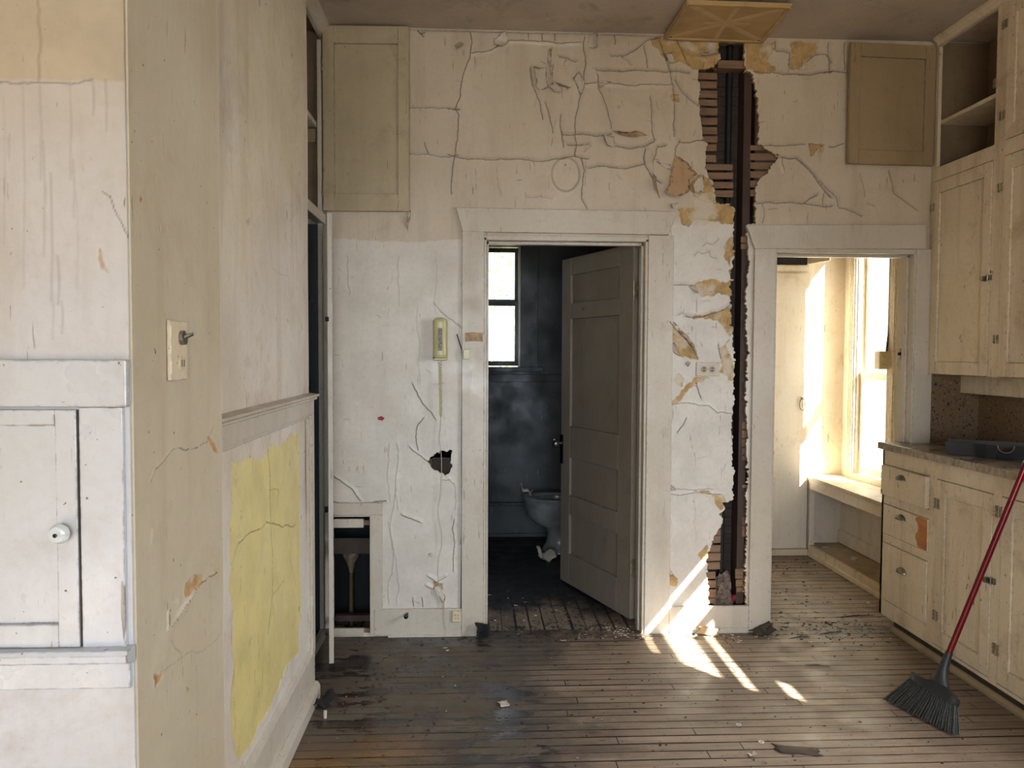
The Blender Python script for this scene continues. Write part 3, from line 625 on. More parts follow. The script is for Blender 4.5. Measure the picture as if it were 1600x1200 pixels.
# ------------------------------------------------------------------ shell
def slab(name, a, b, mat, label=None): return struct(B(a, b).build(name, mat), label)
slab('floor', (-1.9, -2.4, -.1), (2.8, 3.99, 0), 'floor', 'worn strip wood floor of the kitchen, dark flaking paint on its left half')
slab('floor_pantry', (1.46, 3.99, -.1), (2.8, 5.6, 0.0), 'floorp', 'dusty narrow board floor of the pantry')
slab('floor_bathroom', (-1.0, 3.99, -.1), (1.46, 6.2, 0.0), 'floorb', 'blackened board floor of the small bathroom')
slab('ceiling', (-2.0, -2.5, 3.08), (2.9, 6.3, 3.2), 'ceil', 'stained grey ceiling')
# back side of the partition, cut round the doorways
mb = MB(); y0, y1 = YW+.125, YW+.14
mb.box((-1.3, y0, 0), (-.74, y1, 3.08)); mb.box((-.53, y0, 0), (.06, y1, 3.08)); mb.box((-.74, y0, .63), (-.53, y1, 3.08)); mb.box((.06, y0, 2.055), (.872, y1, 3.08))
mb.box((.872, y0, 0), (1.0, y1, 3.08)); mb.box((1.56, y0, 2.003), (2.292, y1, 3.08)); mb.box((2.292, y0, 0), (2.8, y1, 3.08))
mb.box((-.02, YW+.021, 0), (.06, y0, 2.05)); mb.box((.872, YW+.021, 0), (.9, y0, 2.05)); mb.box((2.292, YW+.021, 0), (2.67, y0, 3.07))
mb.box((.06, YW+.021, 2.055), (.872, y0, 2.1)); mb.box((1.55, YW+.021, 2.003), (2.292, y0, 2.05))
struct(mb.build('wall_back_rear_face', 'pantry'), 'far face of the partition wall')
# kitchen side walls and rear with windows (seen only from beside the photo's camera)
def wall_y(name, x0, x1, y0, y1, z1, wins, mat, ax):
    """wall with rectangular openings; ax=0: wall runs along y at x0..x1, ax=1: along x at y0..y1"""
    mb = MB(); lo, hi = (y0, y1) if ax == 0 else (x0, x1); cur = lo
    def bx(a, b, za, zb):
        if ax == 0: mb.box((x0, a, za), (x1, b, zb))
        else: mb.box((a, y0, za), (b, y1, zb))
    for a, b, za, zb in sorted(wins):
        bx(cur, a, 0, z1); bx(a, b, 0, za); bx(a, b, zb, z1); cur = b
    bx(cur, hi, 0, z1); return struct(mb.build(name, mat))
wall_y('wall_right', 2.67, 2.80, -2.4, YW, 3.08, [(1.0, 2.05, 1.15, 2.45)], 'pantry', 0)
wall_y('wall_rear', -1.9, 2.8, -2.5, -2.4, 3.08, [(-.9, 1.1, .7, 2.2)], 'pantry', 1)
wall_y('wall_left_far', -1.9, -1.78, -2.4, 1.33, 3.08, [], 'pantry', 0)
slab('wall_cupboard_rear', (-1.32, 1.787, 0), (-1.20, YW, 3.08), 'dirt')
wall_y('wall_pantry_right', 2.70, 2.78, YW+.14, 5.6, 3.08, [(4.88, 5.31, .62, 2.45)], 'pantry', 0)
slab('wall_pantry_left', (1.46, YW+.14, 0), (1.53, 5.6, 3.08), 'pantry')
slab('wall_pantry_far', (1.53, 5.50, 0), (2.84, 5.62, 3.08), 'pantry')
slab('wall_bath_left', (-1.0, YW+.14, 0), (-.90, 6.2, 3.08), 'bath')
slab('wall_bath_right', (1.38, YW+.14, 0), (1.46, 6.2, 3.08), 'bath')
wall_y('wall_bath_far', -1.0, 1.46, 6.08, 6.20, 3.08, [(-.30, .36, 1.35, 2.30)], 'bath', 1)

# ------------------------------------------------------------------ left walls
L = Relief((-.69, 0, 0), (0, 1, 0), (0, 0, 1), (1, 0, 0), 1.90, 3.235, 0, H_, .0035, .0025)
def lp(pts, x0=0, y0=600, sc=.5, X=-.69):
    r = []
    for x, y in pts:
        q = U(x0+x*sc, y0+y*sc, 0, X); r.append((q[1], q[2]))
    return r
L.poly(lp([(735, 245), (830, 225), (835, 200), (870, 195), (935, 150), (935, 840), (830, 1030), (745, 1175), (715, 1000), (715, 520), (720, 250)]), 'tint', -.001, .0008, .006, .006)
for pts, kw in [([(835, 200), (845, 420), (850, 650), (835, 780)], {'dark': .7}), ([(715, 590), (740, 500), (830, 430), (870, 440), (925, 440)], {'dark': .8}), ([(850, 660), (890, 610)], {'dark': .7}),
                ([(840, 330), (870, 335), (865, 380)], {'dark': .5}), ([(905, 540), (925, 640)], {'dark': .4})]:
    L.line(lp(pts), w=.0012, lift=.002, **kw)
for pts in [[(815, 520), (820, 620)], [(770, 550), (780, 620)], [(820, 470), (850, 840), (900, 860)]]:
    L.line(lp(pts, y0=0), w=.0015, lift=.003, dark=.25)
L.poly(lp([(680, 430), (745, 430), (745, 200), (690, 0), (960, 0), (960, 560), (880, 600), (800, 700), (780, 900), (690, 900)], y0=0), 'tint', 0, 0, .15, .05, .22)
struct(L.build('wall_left', 'left', .03), 'left side wall, smeared pale paint above a yellow wainscot panel')
slab('wall_left_core', (-1.2, 1.80, 0), (-.72, 3.235, 3.08), 'trim')
K = Relief((-.58, 0, 0), (0, 1, 0), (0, 0, 1), (1, 0, 0), 1.334, 1.790, 0, H_, .0025, .0008)
kp = lambda pts, y0=600: lp(pts, 0, y0, .5, -.58)
for pts, kw in [([(470, 305), (485, 265), (540, 205), (620, 195), (645, 180), (665, 130)], {'dark': .8}), ([(527, 765), (570, 700), (605, 650), (660, 600), (680, 585)], {'lift': .007}), ([(525, 765), (527, 705)], {'lift': .005}),
                ([(535, 800), (545, 825), (565, 840), (570, 940)], {'dark': .5}), ([(480, 940), (500, 900), (560, 860), (640, 830), (690, 780)], {'dark': .35}), ([(608, 850), (610, 1190)], {'dark': .2})]:
    K.line(kp(pts), w=.0007, reach=.007, **{'lift': .002, **kw})
for pts in [[(575, 660), (580, 625), (600, 603), (632, 600), (630, 622), (600, 650), (580, 670)], [(650, 605), (655, 585), (680, 570), (668, 608)], [(648, 165), (658, 165), (682, 215), (662, 200)], [(480, 910), (510, 905), (485, 945)], [(580, 945), (595, 950), (588, 965)], [(660, 560), (664, 548), (664, 575)]]:
    K.poly(kp(pts), 'bare', -.001, .001, .002, .0015)
for pts in [[(540, 680), (560, 668), (556, 690)], [(533, 760), (560, 700), (600, 648), (600, 665), (570, 715)], [(470, 450), (478, 450), (476, 500), (470, 500)]]:
    K.poly(kp(pts), 'tint', .0015, .001, .002, .001)
for pts in [[(440, 612), (447, 620), (443, 634), (437, 625)], [(495, 700), (503, 706), (500, 720)]]:
    K.poly(kp(pts, 0), 'bare', -.001, .001, .002, .001)
struct(K.build('wall_chimney_side', 'chimney', .02), 'tan side of the chimney breast, with a few cracks')
F_ = Relief((0, 1.33, 0), (1, 0, 0), (0, 0, 1), (0, -1, 0), -1.15, -.583, .3, 2.6, .0025, .0010)
fp = lambda pts, y0=0: [(q[0], q[2]) for q in (U(x*.5, y0+y*.5, 1, 1.33) for x, y in pts)]
F_.line(fp([(-100, 257), (10, 257), (115, 258), (290, 250)]), w=.0012, lift=.0015, dark=.5, reach=.012)
F_.line(fp([(120, 0), (122, 255)]), w=.002, lift=.0006, dark=.25)
for x, a, b, d in [(72, 260, 900, .25), (125, 260, 560, .35), (135, 440, 800, .4), (157, 540, 940, .45), (180, 800, 950, .5), (218, 260, 560, .3), (228, 500, 680, .3), (330, 250, 410, .4), (290, 250, 360, .4), (192, 940, 1040, .4), (10, 300, 760, .2), (162, 900, 1060, .3), (238, 600, 900, .2)]:
    F_.line(fp([(x, a), (x+5, (a+b)/2), (x+2, b)]), w=.0018, lift=.0003, dark=d*.45, reach=.006, amp=.008)
F_.line(fp([(320, 600), (345, 615), (360, 660), (390, 720), (410, 770)]), w=.0009, lift=.001, dark=.6, reach=.006)
for pts in [[(305, 778), (315, 775), (320, 810), (342, 850), (335, 858), (318, 840)], [(28, 790), (36, 788), (38, 797), (30, 798)], [(282, 490), (290, 490), (289, 502), (283, 500)], [(402, 660), (412, 645), (425, 655), (420, 672), (408, 670)]]:
    F_.poly(fp(pts), 'bare', -.0005, .0005, .002, .001, .8)
F_.poly(fp([(-300, -400), (450, -400), (450, 256), (-300, 258)]), 'tint', .0004, 0, .01, .002, .9, .006)
F_.tint = np.maximum(F_.tint, .62*np.clip((F_.Vg-1.52)/.45, 0, 1))  # light falloff painted into the colour: tan deepens with height
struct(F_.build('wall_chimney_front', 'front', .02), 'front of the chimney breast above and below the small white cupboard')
slab('wall_chimney_core', (-1.9, 1.352, 0), (-.602, 1.775, 3.08), 'left')
B((-1.9, 1.332, 0), (-1.15, 1.352, 3.08)).build('wall_chimney_left', 'left'); struct(bpy.data.objects['wall_chimney_left'])
# corner strip wear
# wainscot trim
def yz(px, py, X): q = U(px, py, 0, X); return q[1], q[2]
mb = MB(); xf = -.665
struct(MB().prism([(-.69, 1.205), (-.668, 1.205), (-.668, 1.262), (-.655, 1.266), (-.655, 1.274), (-.645, 1.280), (-.645, 1.288), (-.69, 1.292)], 1, 1.9, 3.235).build('trim_1', 'trim', bevel=.0015), 'chair rail moulding on the left wall')
struct(B((-.69, 3.185, .20), (-.668, 3.235, 1.205)).build('trim_2', 'trim', bevel=.002), 'white upright board ending the wainscot')
struct(MB().prism([(-.69, 1.19), (-.676, 1.19), (-.680, 1.205), (-.69, 1.205)], 1, 1.9, 3.185).build('trim_3', 'trim'), 'thin strip under the chair rail')
struct(B((-.69, 3.172, .22), (-.676, 3.185, 1.19)).build('trim_4', 'trim', bevel=.001), 'thin upright strip edging the yellow panel')
struct(MB().prism([(-.69, .0), (-.672, .0), (-.672, .195), (-.678, .215), (-.69, .222)], 1, 1.9, 3.24).build('baseboard_left', 'trim', bevel=.0015), 'scuffed white baseboard of the left wall')
struct(MB().prism([(-.672, 0), (-.650, 0), (-.650, .050), (-.656, .066), (-.672, .072)], 1, 1.9, 3.24).build('baseboard_left_shoe', 'trim', bevel=.0015), 'lower strip of the left baseboard')

# ------------------------------------------------------------------ small cupboard in the chimney front
t = thing('ironing_board_cupboard', 'small glossy white cupboard with a glass knob set in the chimney front', 'cupboard', (-.80, 1.33, .885))
Yf = 1.33
B((-1.10, Yf-.016, 1.367), (-.582, Yf, 1.446)).build('head_board', 'white', t, bevel=.003)
B((-.664, Yf-.010, .957), (-.592, Yf, 1.366)).build('stile', 'white', t, bevel=.0015)
B((-1.10, Yf-.010, .957), (-1.00, Yf, 1.366)).build('stile', 'white', t, bevel=.0015)
MB().prism([(Yf-.034, .950), (Yf-.034, .938), (Yf-.012, .930), (Yf, .930), (Yf, .958), (Yf-.030, .958)], 0, -1.10, -.580).build('sill', 'white', t, bevel=.0015)
B((-1.10, Yf-.010, .885), (-.586, Yf, .930)).build('apron', 'white', t, bevel=.002)
mb = MB(); d0, d1 = Yf-.013, Yf-.001
mb.box((-.996, d0, .959), (-.966, d1, 1.362)); mb.box((-.702, d0, .959), (-.667, d1, 1.362)); mb.box((-.966, d0, 1.336), (-.702, d1, 1.362)); mb.box((-.966, d0, .959), (-.702, d1, .998)); mb.box((-.966, d0+.009, .998), (-.702, d1, 1.336))
dr = mb.build('door', 'white', t, bevel=.0015)
MB().lathe([(.004, 0), (.005, .006), (.010, .008), (.0158, .014), (.0165, .020), (.013, .027), (.006, .030), (.003, .0295)], (-.688, d0, 1.157), (0, -1, 0), 28).build('knob', 'knobglass', dr, smooth=True, label='round glass knob')
MB().lathe([(.003, 0), (.0035, .002), (.001, .003)], (-.688, d0-.030, 1.157), (0, -1, 0), 12).build('knob_screw', 'iron', dr)
B((-.6665, Yf-.011, .959), (-.6645, Yf-.001, 1.362)).build('door_gap', 'dirt', t)
# switch and outlet plate on the chimney side
t = thing('light_switch_plate', 'scuffed painted plate with a switch and an outlet on the chimney side', 'light switch', (-.58, 1.52, 1.46))
B((-.5795, 1.478, 1.405), (-.5705, 1.560, 1.520)).build('plate', 'cream', t, bevel=.002)
MB().tube([(-.571, 1.527, 1.487), (-.563, 1.527, 1.488)], .014, 16).build('toggle_ring', 'steel', t)
MB().tube([(-.566, 1.527, 1.488), (-.548, 1.530, 1.495)], [.005, .003], 10).build('toggle', 'steel', t)
MB().lathe([(.016, 0), (.016, .003)], (-.571, 1.527, 1.438), (1, 0, 0), 20, 1, .8).build('socket', 'ivory', t)
for dy in (-.005, .006): B((-.568, 1.527+dy, 1.431), (-.5672, 1.5285+dy, 1.445)).build('socket_slot', 'slot', t)

# ------------------------------------------------------------------ tall cupboard at the end of the left wall
XC = -.76
t = thing('tall_cupboard', 'tall built-in cupboard with dark open shelves at the end of the left wall', 'cupboard', (-.98, 3.58, 0))
mb = MB()
mb.box((XC-.02, 3.885, .0), (XC, 3.925, 3.0)); mb.box((XC-.02, 3.24, 0), (XC, 3.28, 3.0)); mb.box((XC-.02, 3.24, 3.02), (XC, 3.925, 3.078)); mb.box((XC-.02, 3.28, .0), (XC, 3.885, .06))
mb.build('face_frame', 'trim', t, bevel=.002)
B((XC-.03, 3.245, 2.10), (XC+.012, 3.925, 2.15)).build('middle_rail', 'trim', t, bevel=.002)
MB().prism([(XC, 3.03), (XC+.03, 3.05), (XC+.04, 3.078), (XC, 3.078)], 1, 3.24, 3.925).build('crown_moulding', 'trim', t, bevel=.001)
mb = MB(); mb.box((-1.19, 3.905, 2.13), (XC-.02, 3.925, 3.07)); mb.box((-1.19, 3.24, 2.13), (-1.175, 3.905, 3.07)); mb.box((-1.19, 3.24, 3.05), (XC-.02, 3.905, 3.075))
mb.build('upper_lining', 'interior', t)
mb = MB(); mb.box((-1.19, 3.905, 0), (XC-.02, 3.925, 2.10)); mb.box((-1.19, 3.24, 0), (-1.175, 3.905, 2.10)); mb.box((-1.19, 3.24, 0), (XC-.02, 3.26, 2.1))
mb.build('lower_lining', 'bath', t)
B((-1.175, 3.26, 2.575), (XC-.025, 3.90, 2.60)).build('shelf', 'trim', t, bevel=.002)
B((-1.17, 3.890, 2.50), (XC-.03, 3.905, 2.565)).build('cleat', 'cream_dirty', t)
for z in (1.72, 1.28, .93, .50):
    B((-1.175, 3.26, z), (XC-.06, 3.90, z+.022)).build('shelf', 'bath', t, bevel=.002)
    B((-1.17, 3.890, z-.05), (XC-.03, 3.905, z)).build('cleat', 'bath', t)
def panel_door(mb, w, h, th, st=.06, rail=.06, rec=.008, rails=()):
    """door in its own frame: x 0..w, y 0 (front) .. th, z 0..h"""
    mb.box((0, 0, 0), (st, th, h)); mb.box((w-st, 0, 0), (w, th, h)); cuts = [0, rail]+[c for r in rails for c in r]+[h-rail, h]
    for a, b in zip(cuts[::2], cuts[1::2]): mb.box((st, 0, a), (w-st, th, b))
    mb.box((st, rec, rail), (w-st, th-.004 if th > .015 else th, h-rail))
def frame_at(o, xdir, ydir):
    X = Vector(xdir).normalized(); Y = Vector(ydir).normalized(); Z = X.cross(Y)
    m = Matrix.Identity(4)
    for i in range(3): m[i][0] = X[i]; m[i][1] = Y[i]; m[i][2] = Z[i]; m[i][3] = o[i]
    return m
# upper door, swung back flat against the plaster
mb = MB(); mb.T = frame_at((-.752, 3.890, 2.165), (1, -.03, 0), (.03, 1, 0)); panel_door(mb, .425, .905, .022, .055, .085, .012)
mb.build('upper_door', 'cream_dirty2', t, bevel=.0015, label='upper door standing open flat against the wall')
for z in (2.27, 2.88):
    mb = MB(); mb.box((XC-.001, 3.887, z-.03), (XC+.004, 3.922, z+.03)); mb.tube([(XC+.006, 3.887, z-.032), (XC+.006, 3.887, z+.032)], .004, 8); mb.build('hinge', 'metal', t)
# tall lower door, seen edge-on
hx, hy = -.738, 3.905; ex, ey = -.662, 3.50; dL = math.hypot(ex-hx, ey-hy)
mb = MB(); mb.T = frame_at((hx, hy, .035), (ex-hx, ey-hy, 0), (-(ey-hy), ex-hx, 0)) ; panel_door(mb, dL, 2.05, .022, .06, .08, rails=((.95, 1.03),))
tl = mb.build('lower_door', 'trim', t, bevel=.0015, label='tall lower door standing open, seen edge-on')
B((-.672, 3.498, 1.60), (-.655, 3.53, 1.62)).build('catch', 'iron', tl)

# ------------------------------------------------------------------ trim round the doorways
Yc = YW-.020
def head(name, pts, lab):
    struct(MB().prism([(q[0], q[2]) for q in (U(x, y, 1, Yc) for x, y in pts)], 1, Yc-.004, YW).build(name, 'trim', bevel=.003), lab)
head('trim_5', [(712, 324), (1058, 330.5), (1045, 367), (723, 362)], 'flared head board over the bathroom doorway')
head('trim_6', [(1166, 351), (1447, 351), (1447, 389), (1179, 389)], 'flared head board over the pantry doorway')
struct(MB().prism([(-.064, 0.0), (-.064, 2.078), (.048, 2.078), (.048, .0)], 1, Yc, YW).build('trim_7', 'trim', bevel=.002), 'left casing of the bathroom doorway')
struct(MB().prism([(.887, 0), (.887, 2.066), (1.018, 2.066), (1.018, 0)], 1, Yc, YW).build('trim_8', 'trim', bevel=.002), 'right casing of the bathroom doorway')
struct(MB().prism([(1.440, 0), (1.440, 2.010), (1.552, 2.010), (1.552, 0)], 1, Yc, YW).build('trim_9', 'trim', bevel=.002), 'left casing of the pantry doorway')
struct(MB().prism([(2.296, 0), (2.296, 2.010), (2.393, 2.010), (2.393, 0)], 1, Yc, YW).build('trim_10', 'trim', bevel=.002), 'right casing of the pantry doorway')
def jamb(name, x0, x1, zt, lab, mat='trim', stop=True):
    mb = MB(); a, b = YW-.012, YW+.14
    mb.box((x0-.012, a, 0), (x0, b, zt)); mb.box((x1, a, 0), (x1+.015, b, zt)); mb.box((x0-.012, a, zt-.012), (x1+.015, b, zt+.012))
    if stop:
        mb.box((x0, a+.05, 0), (x0+.012, a+.085, zt)); mb.box((x1-.012, a+.05, 0), (x1, a+.085, zt)); mb.box((x0, a+.05, zt-.026), (x1, a+.085, zt-.012))
    struct(mb.build(name, mat, bevel=.0015), lab)
jamb('trim_11', .060, .874, 2.045, 'jamb of the bathroom doorway')
jamb('trim_12', 1.560, 2.290, 1.998, 'jamb of the pantry doorway')
struct(B((-.511, YW-.018, .01), (-.064, YW, .145)).build('baseboard_back', 'trim', bevel=.003), 'white baseboard under the phone')
struct(B((1.018, YW-.018, .02), (1.440, YW, .142)).build('baseboard_back_right', 'trim', bevel=.003), 'stained baseboard between the two doorways')
struct(B((1.018, YW-.028, .0), (1.440, YW-.004, .028)).build('baseboard_back_shoe', 'trim', bevel=.003), 'thin chipped strip at the floor between the doorways')
struct(B((-.44, YW-.024, .0), (-.064, YW-.002, .014)).build('baseboard_back_strip', 'trim', bevel=.002), 'thin strip under the baseboard below the phone')
# access hatch low in the wall
t = thing('wall_hatch', 'open white-framed access hatch low in the wall left of the phone', 'hatch', (-.62, YW, 0))
mb = MB(); mb.box((-.735, YW-.016, .632), (-.470, YW, .695)); mb.box((-.532, YW-.016, .012), (-.468, YW, .632)); mb.build('frame', 'trim', t, bevel=.002)
B((-.735, YW-.012, .567), (-.564, YW+.004, .612)).build('batten', 'trim', t, bevel=.002)
B((-.735, YW-.012, .008), (-.564, YW+.004, .046)).build('batten', 'trim', t, bevel=.002)
for z in (.59, .03): B((-.564, YW+.001, z-.012), (-.536, YW+.02, z+.012)).build('cleat', 'lath', t)
mb = MB(); mb.box((-.535, YW+.02, 0), (-.525, YW+.30, .63)); mb.box((-.80, YW+.02, 0), (-.79, YW+.3, .63)); mb.box((-.80, YW+.30, 0), (-.525, YW+.31, .63)); mb.box((-.8, YW+.02, .64), (-.525, YW+.31, .65)); mb.build('lining', 'black_dirt', t)
B((-.735, YW+.04, .42), (-.54, YW+.06, .50)).build('cross_brace', 'dirt', t); B((-.72, YW+.06, .06), (-.54, YW+.10, .09)).build('cross_brace', 'stud', t)
pt = thing('trap_pipe', 'pipe with a flared collar standing inside the low wall hatch', 'pipe', (-.655, YW+.16, .0))
MB().tube([(-.655, YW+.16, .0), (-.655, YW+.16, .30)], .012, 12).build('stem', 'pipeyellow', pt, smooth=True)
MB().lathe([(.012, 0), (.022, .05), (.045, .09), (.048, .12), (.038, .125)], (-.655, YW+.16, .29), (0, 0, 1), 24).build('collar', 'metal', pt, smooth=True)
# fill behind the broken plaster by the phone
mb = MB(); mb.box((-.24, YW+.08, .83), (-.11, YW+.09, .97)); mb.box((-.24, YW+.022, .915), (-.11, YW+.035, .97)); mb.box((-.24, YW+.022, .83), (-.215, YW+.07, .97)); mb.build('broken_backing', 'dirt', WB)
mb = MB(); mb.box((-.24, YW+.022, .921), (-.11, YW+.034, .972)); mb.build('backing_board', 'plasteredge', WB)

# ------------------------------------------------------------------ bathroom door
hp = np.array([.845, 4.08, .018]); fe = np.array([.55, 4.84, .018]); wv = fe-hp; Ld = np.linalg.norm(wv)
nrm = (wv[1]/Ld, -wv[0]/Ld, 0)      # away from the visitor
if nrm[1] < 0: nrm = (-nrm[0], -nrm[1], 0)
Tm = frame_at(hp, wv, nrm)
if Tm.to_3x3().determinant() < 0: pass
zflip = Vector((wv[0], wv[1], 0)).normalized().cross(Vector(nrm)).z
def D3(x, y, z):     # along width, depth behind the face, height
    w = wv/Ld; return (hp[0]+w[0]*x+nrm[0]*y, hp[1]+w[1]*x+nrm[1]*y, hp[2]+z)
class DM(MB):
    def add(s, vs, fs): return MB.add(s, [D3(*p) for p in vs], fs)
mb = DM(); th = .036; Wd = Ld; st = .125; HD = 2.03
mb.box((0, 0, 0), (.14, th, HD)); mb.box((.70, 0, 0), (Wd, th, HD))
rl = [(0, .192), (.438, .56), (.795, .992), (1.655, 1.75), (1.925, HD)]
for a, b in rl: mb.box((.14, 0, a), (.70, th, b))
for a, b in zip(rl, rl[1:]): mb.box((.14, .014, a[1]), (.70, th-.010, b[0]))
door = struct(mb.build('door_1', 'doorp', bevel=.003), 'open panelled bathroom door, greyed white paint')
mb = DM(); mb.box((.783, -.004, .745), (.822, 0, .93)); mb.build('escutcheon', 'iron', door, bevel=.001)
k0 = D3(.80, 0, .875); MB().lathe([(.010, 0), (.009, .025), (.016, .032), (.026, .042), (.028, .052), (.022, .062), (.008, .066)], k0, (-nrm[0], -nrm[1], 0), 24).build('door_knob', 'steel', door, smooth=True, label='round dull metal knob')
MB().tube([D3(.80, 0, .79), D3(.80, -.004, .79)], .006, 10).build('keyhole', 'slot', door)
MB().tube([D3(.50, 0, 1.715), D3(.50, -.018, 1.715), D3(.50, -.026, 1.70), D3(.49, -.03, 1.712)], .004, 8).build('coat_hook', 'metal', door)
for zz in (.28, 1.78):
    mb = DM(); mb.box((-.003, .002, zz-.05), (.0, .034, zz+.05)); mb.tube([(-.006, .0, zz-.05), (-.006, .0, zz+.05)], .006, 10); mb.build('hinge', 'metal', door)
# ------------------------------------------------------------------ bathroom
struct(B((-.9, 6.062, 1.235), (1.38, 6.08, 1.295)).build('trim_13', 'bath', bevel=.003), 'dark chair rail of the bathroom')
struct(B((-.9, 6.055, .0), (1.38, 6.08, .25)).build('baseboard_bath', 'bath', bevel=.004), 'tall dark bathroom baseboard')
struct(B((-.9, 6.045, .25), (1.38, 6.08, .275)).build('baseboard_bath_cap', 'bath', bevel=.006), 'dark moulded cap of the bathroom baseboard')
struct(B((-.9, 6.035, .0), (1.38, 6.056, .03)).build('baseboard_bath_shoe', 'bath', bevel=.006), 'pale quarter-round at the foot of the bathroom baseboard')
w1 = MB(); w1.box((.36, 6.045, 1.35), (.50, 6.08, 2.42)); w1.box((-.44, 6.045, 1.35), (-.30, 6.08, 2.42)); w1.box((-.44, 6.045, 2.30), (.50, 6.08, 2.44))
w1.box((-.46, 6.02, 1.315), (.545, 6.10, 1.352))
win = struct(w1.build('window_1', 'bath', bevel=.003), 'dark framed bathroom sash window')
w2 = MB(); w2.box((.345, 6.06, 1.35), (.36, 6.18, 2.30)); w2.build('window_reveal', 'trim', win)
for (za, zb, yy) in ((1.36, 1.87, 6.10), (1.85, 2.295, 6.13)):
    mb = MB(); mb.box((.318, yy, za), (.345, yy+.028, zb)); mb.box((-.30, yy, za), (-.27, yy+.028, zb)); mb.box((-.27, yy, za), (.318, yy+.028, za+.038)); mb.box((-.27, yy, zb-.035), (.318, yy+.028, zb))
    sh = mb.build('sash', 'bath', win, bevel=.002)
    B((-.27, yy+.012, za+.038), (.318, yy+.015, zb-.035)).build('pane', 'glass', sh)
# toilet
tx, ty = .60, 5.62
t = thing('toilet', 'grimy pale toilet bowl half hidden behind the open bathroom door', 'toilet', (tx, ty, 0))
def ell(cx, cy, z, rx, ry, n=28, k=1.0): return [(cx+rx*math.cos(2*PI*i/n), cy+ry*math.sin(2*PI*i/n), z) for i in range(n)]
def loft(rings, capb=True, capt=True):
    mb = MB(); n = len(rings[0]); vs = [p for r in rings for p in r]
    fs = [(i*n+k, i*n+(k+1) % n, (i+1)*n+(k+1) % n, (i+1)*n+k) for i in range(len(rings)-1) for k in range(n)]
    if capb: fs.append(tuple(range(n)))
    if capt: fs.append(tuple((len(rings)-1)*n+k for k in range(n)))
    mb.add(vs, fs); return mb
rings = [ell(.635, ty, 0, .135, .115), ell(.635, ty, .02, .13, .11), ell(.635, ty, .06, .105, .09), ell(.64, ty, .13, .095, .08), ell(.63, ty, .18, .11, .095), ell(.61, ty, .21, .16, .125), ell(.60, ty, .26, .205, .155), ell(.60, ty, .33, .225, .175), ell(.60, ty, .375, .232, .185),
         ell(.60, ty, .385, .225, .178), ell(.60, ty, .385, .17, .13), ell(.60, ty, .33, .155, .12), ell(.62, ty, .24, .09, .07)]
loft(rings).build('bowl', 'porcelain', t, smooth=True)
rr = lambda z, d: ell(.60, ty, z, .235+d, .188+d)
mb = MB(); n = 28
rg = [ell(.60, ty, .388, .236, .190), ell(.60, ty, .398, .240, .194), ell(.60, ty, .408, .234, .188), ell(.60, ty, .408, .165, .125), ell(.60, ty, .398, .160, .120), ell(.60, ty, .388, .165, .125)]
vs = [p for r in rg for p in r]; fs = [(i*n+k, i*n+(k+1) % n, ((i+1) % 6)*n+(k+1) % n, ((i+1) % 6)*n+k) for i in range(6) for k in range(n)]; mb.add(vs, fs); mb.build('seat', 'porcelain', t, smooth=True)
mb = MB(); mb.box((.86, ty-.22, .36), (1.05, ty+.22, .72)); mb.build('tank', 'porcelain', t, bevel=.02, seg=3)
mb = MB(); mb.box((.85, ty-.23, .72), (1.06, ty+.23, .75)); mb.build('tank_lid', 'porcelain', t, bevel=.01)
mb = MB(); mb.box((.78, ty-.09, .0), (.95, ty+.09, .37)); mb.build('rear_trunk', 'porcelain', t, bevel=.02, seg=3)
def scrap(name, c, size, lab, cat, mat, seed, tilt=(0, 0, 0), hump=.3, group=None, base=0.0):
    """a crumpled or curled scrap of sheet with thickness"""
    rg = np.random.default_rng(seed); n = 9; vs = []; fs = []; sx, sy = size; ph = rg.uniform(0, 6.28, 6); idx = {}
    E = Matrix.Rotation(tilt[2], 3, 'Z') @ Matrix.Rotation(tilt[1], 3, 'Y') @ Matrix.Rotation(tilt[0], 3, 'X')
    for i in range(n):
        for j in range(n):
            u, v = i/(n-1)*2-1, j/(n-1)*2-1
            r = 1-.18*abs(math.sin(3*math.atan2(v, u)+ph[0]))-.12*abs(math.sin(7*math.atan2(v, u)+ph[1]))
            x, y = u*sx/2*r, v*sy/2*r
            z = hump*min(sx, sy)*(.5*math.sin(2.3*u+ph[2])*math.cos(1.7*v+ph[3])+.25*math.sin(5*u+ph[4])+.5*u*u)
            p = E @ Vector((x, y, z)); vs.append(p)
    mz = min(p.z for p in vs)
    vs = [(p.x+c[0], p.y+c[1], p.z-mz+c[2]+.0012) for p in vs]
    for i in range(n-1):
        for j in range(n-1): fs.append((i*n+j, (i+1)*n+j, (i+1)*n+j+1, i*n+j+1))
    mb = MB(); mb.v = vs; mb.f = fs; o = mb.build(name, mat, smooth=True)
    md = o.modifiers.new('thickness', 'SOLIDIFY'); md.thickness = min(.002, sx*.08); md.offset = 0
    return tag(o, lab, cat, group)
scrap('paper_scrap', (.375, ty-.02, .41), (.13, .08), 'crumpled pale paper lying on the rim of the toilet', 'paper', 'chip', 3, (.3, .5, .2), .6)
scrap('paper_scrap', (.50, 5.36, 0), (.12, .16), 'pale paper scrap on the floor at the foot of the toilet', 'paper', 'chip', 4, (.3, .2, .4), .5)
t = tag(MB().prism([(1.20, .30), (1.36, .28), (1.37, 1.85), (1.21, 1.88)], 1, 5.94, 5.965).build('hanging_cloth', 'bluecloth', bevel=.005), 'pale blue cloth hanging in the far corner of the bathroom behind the door', 'cloth')
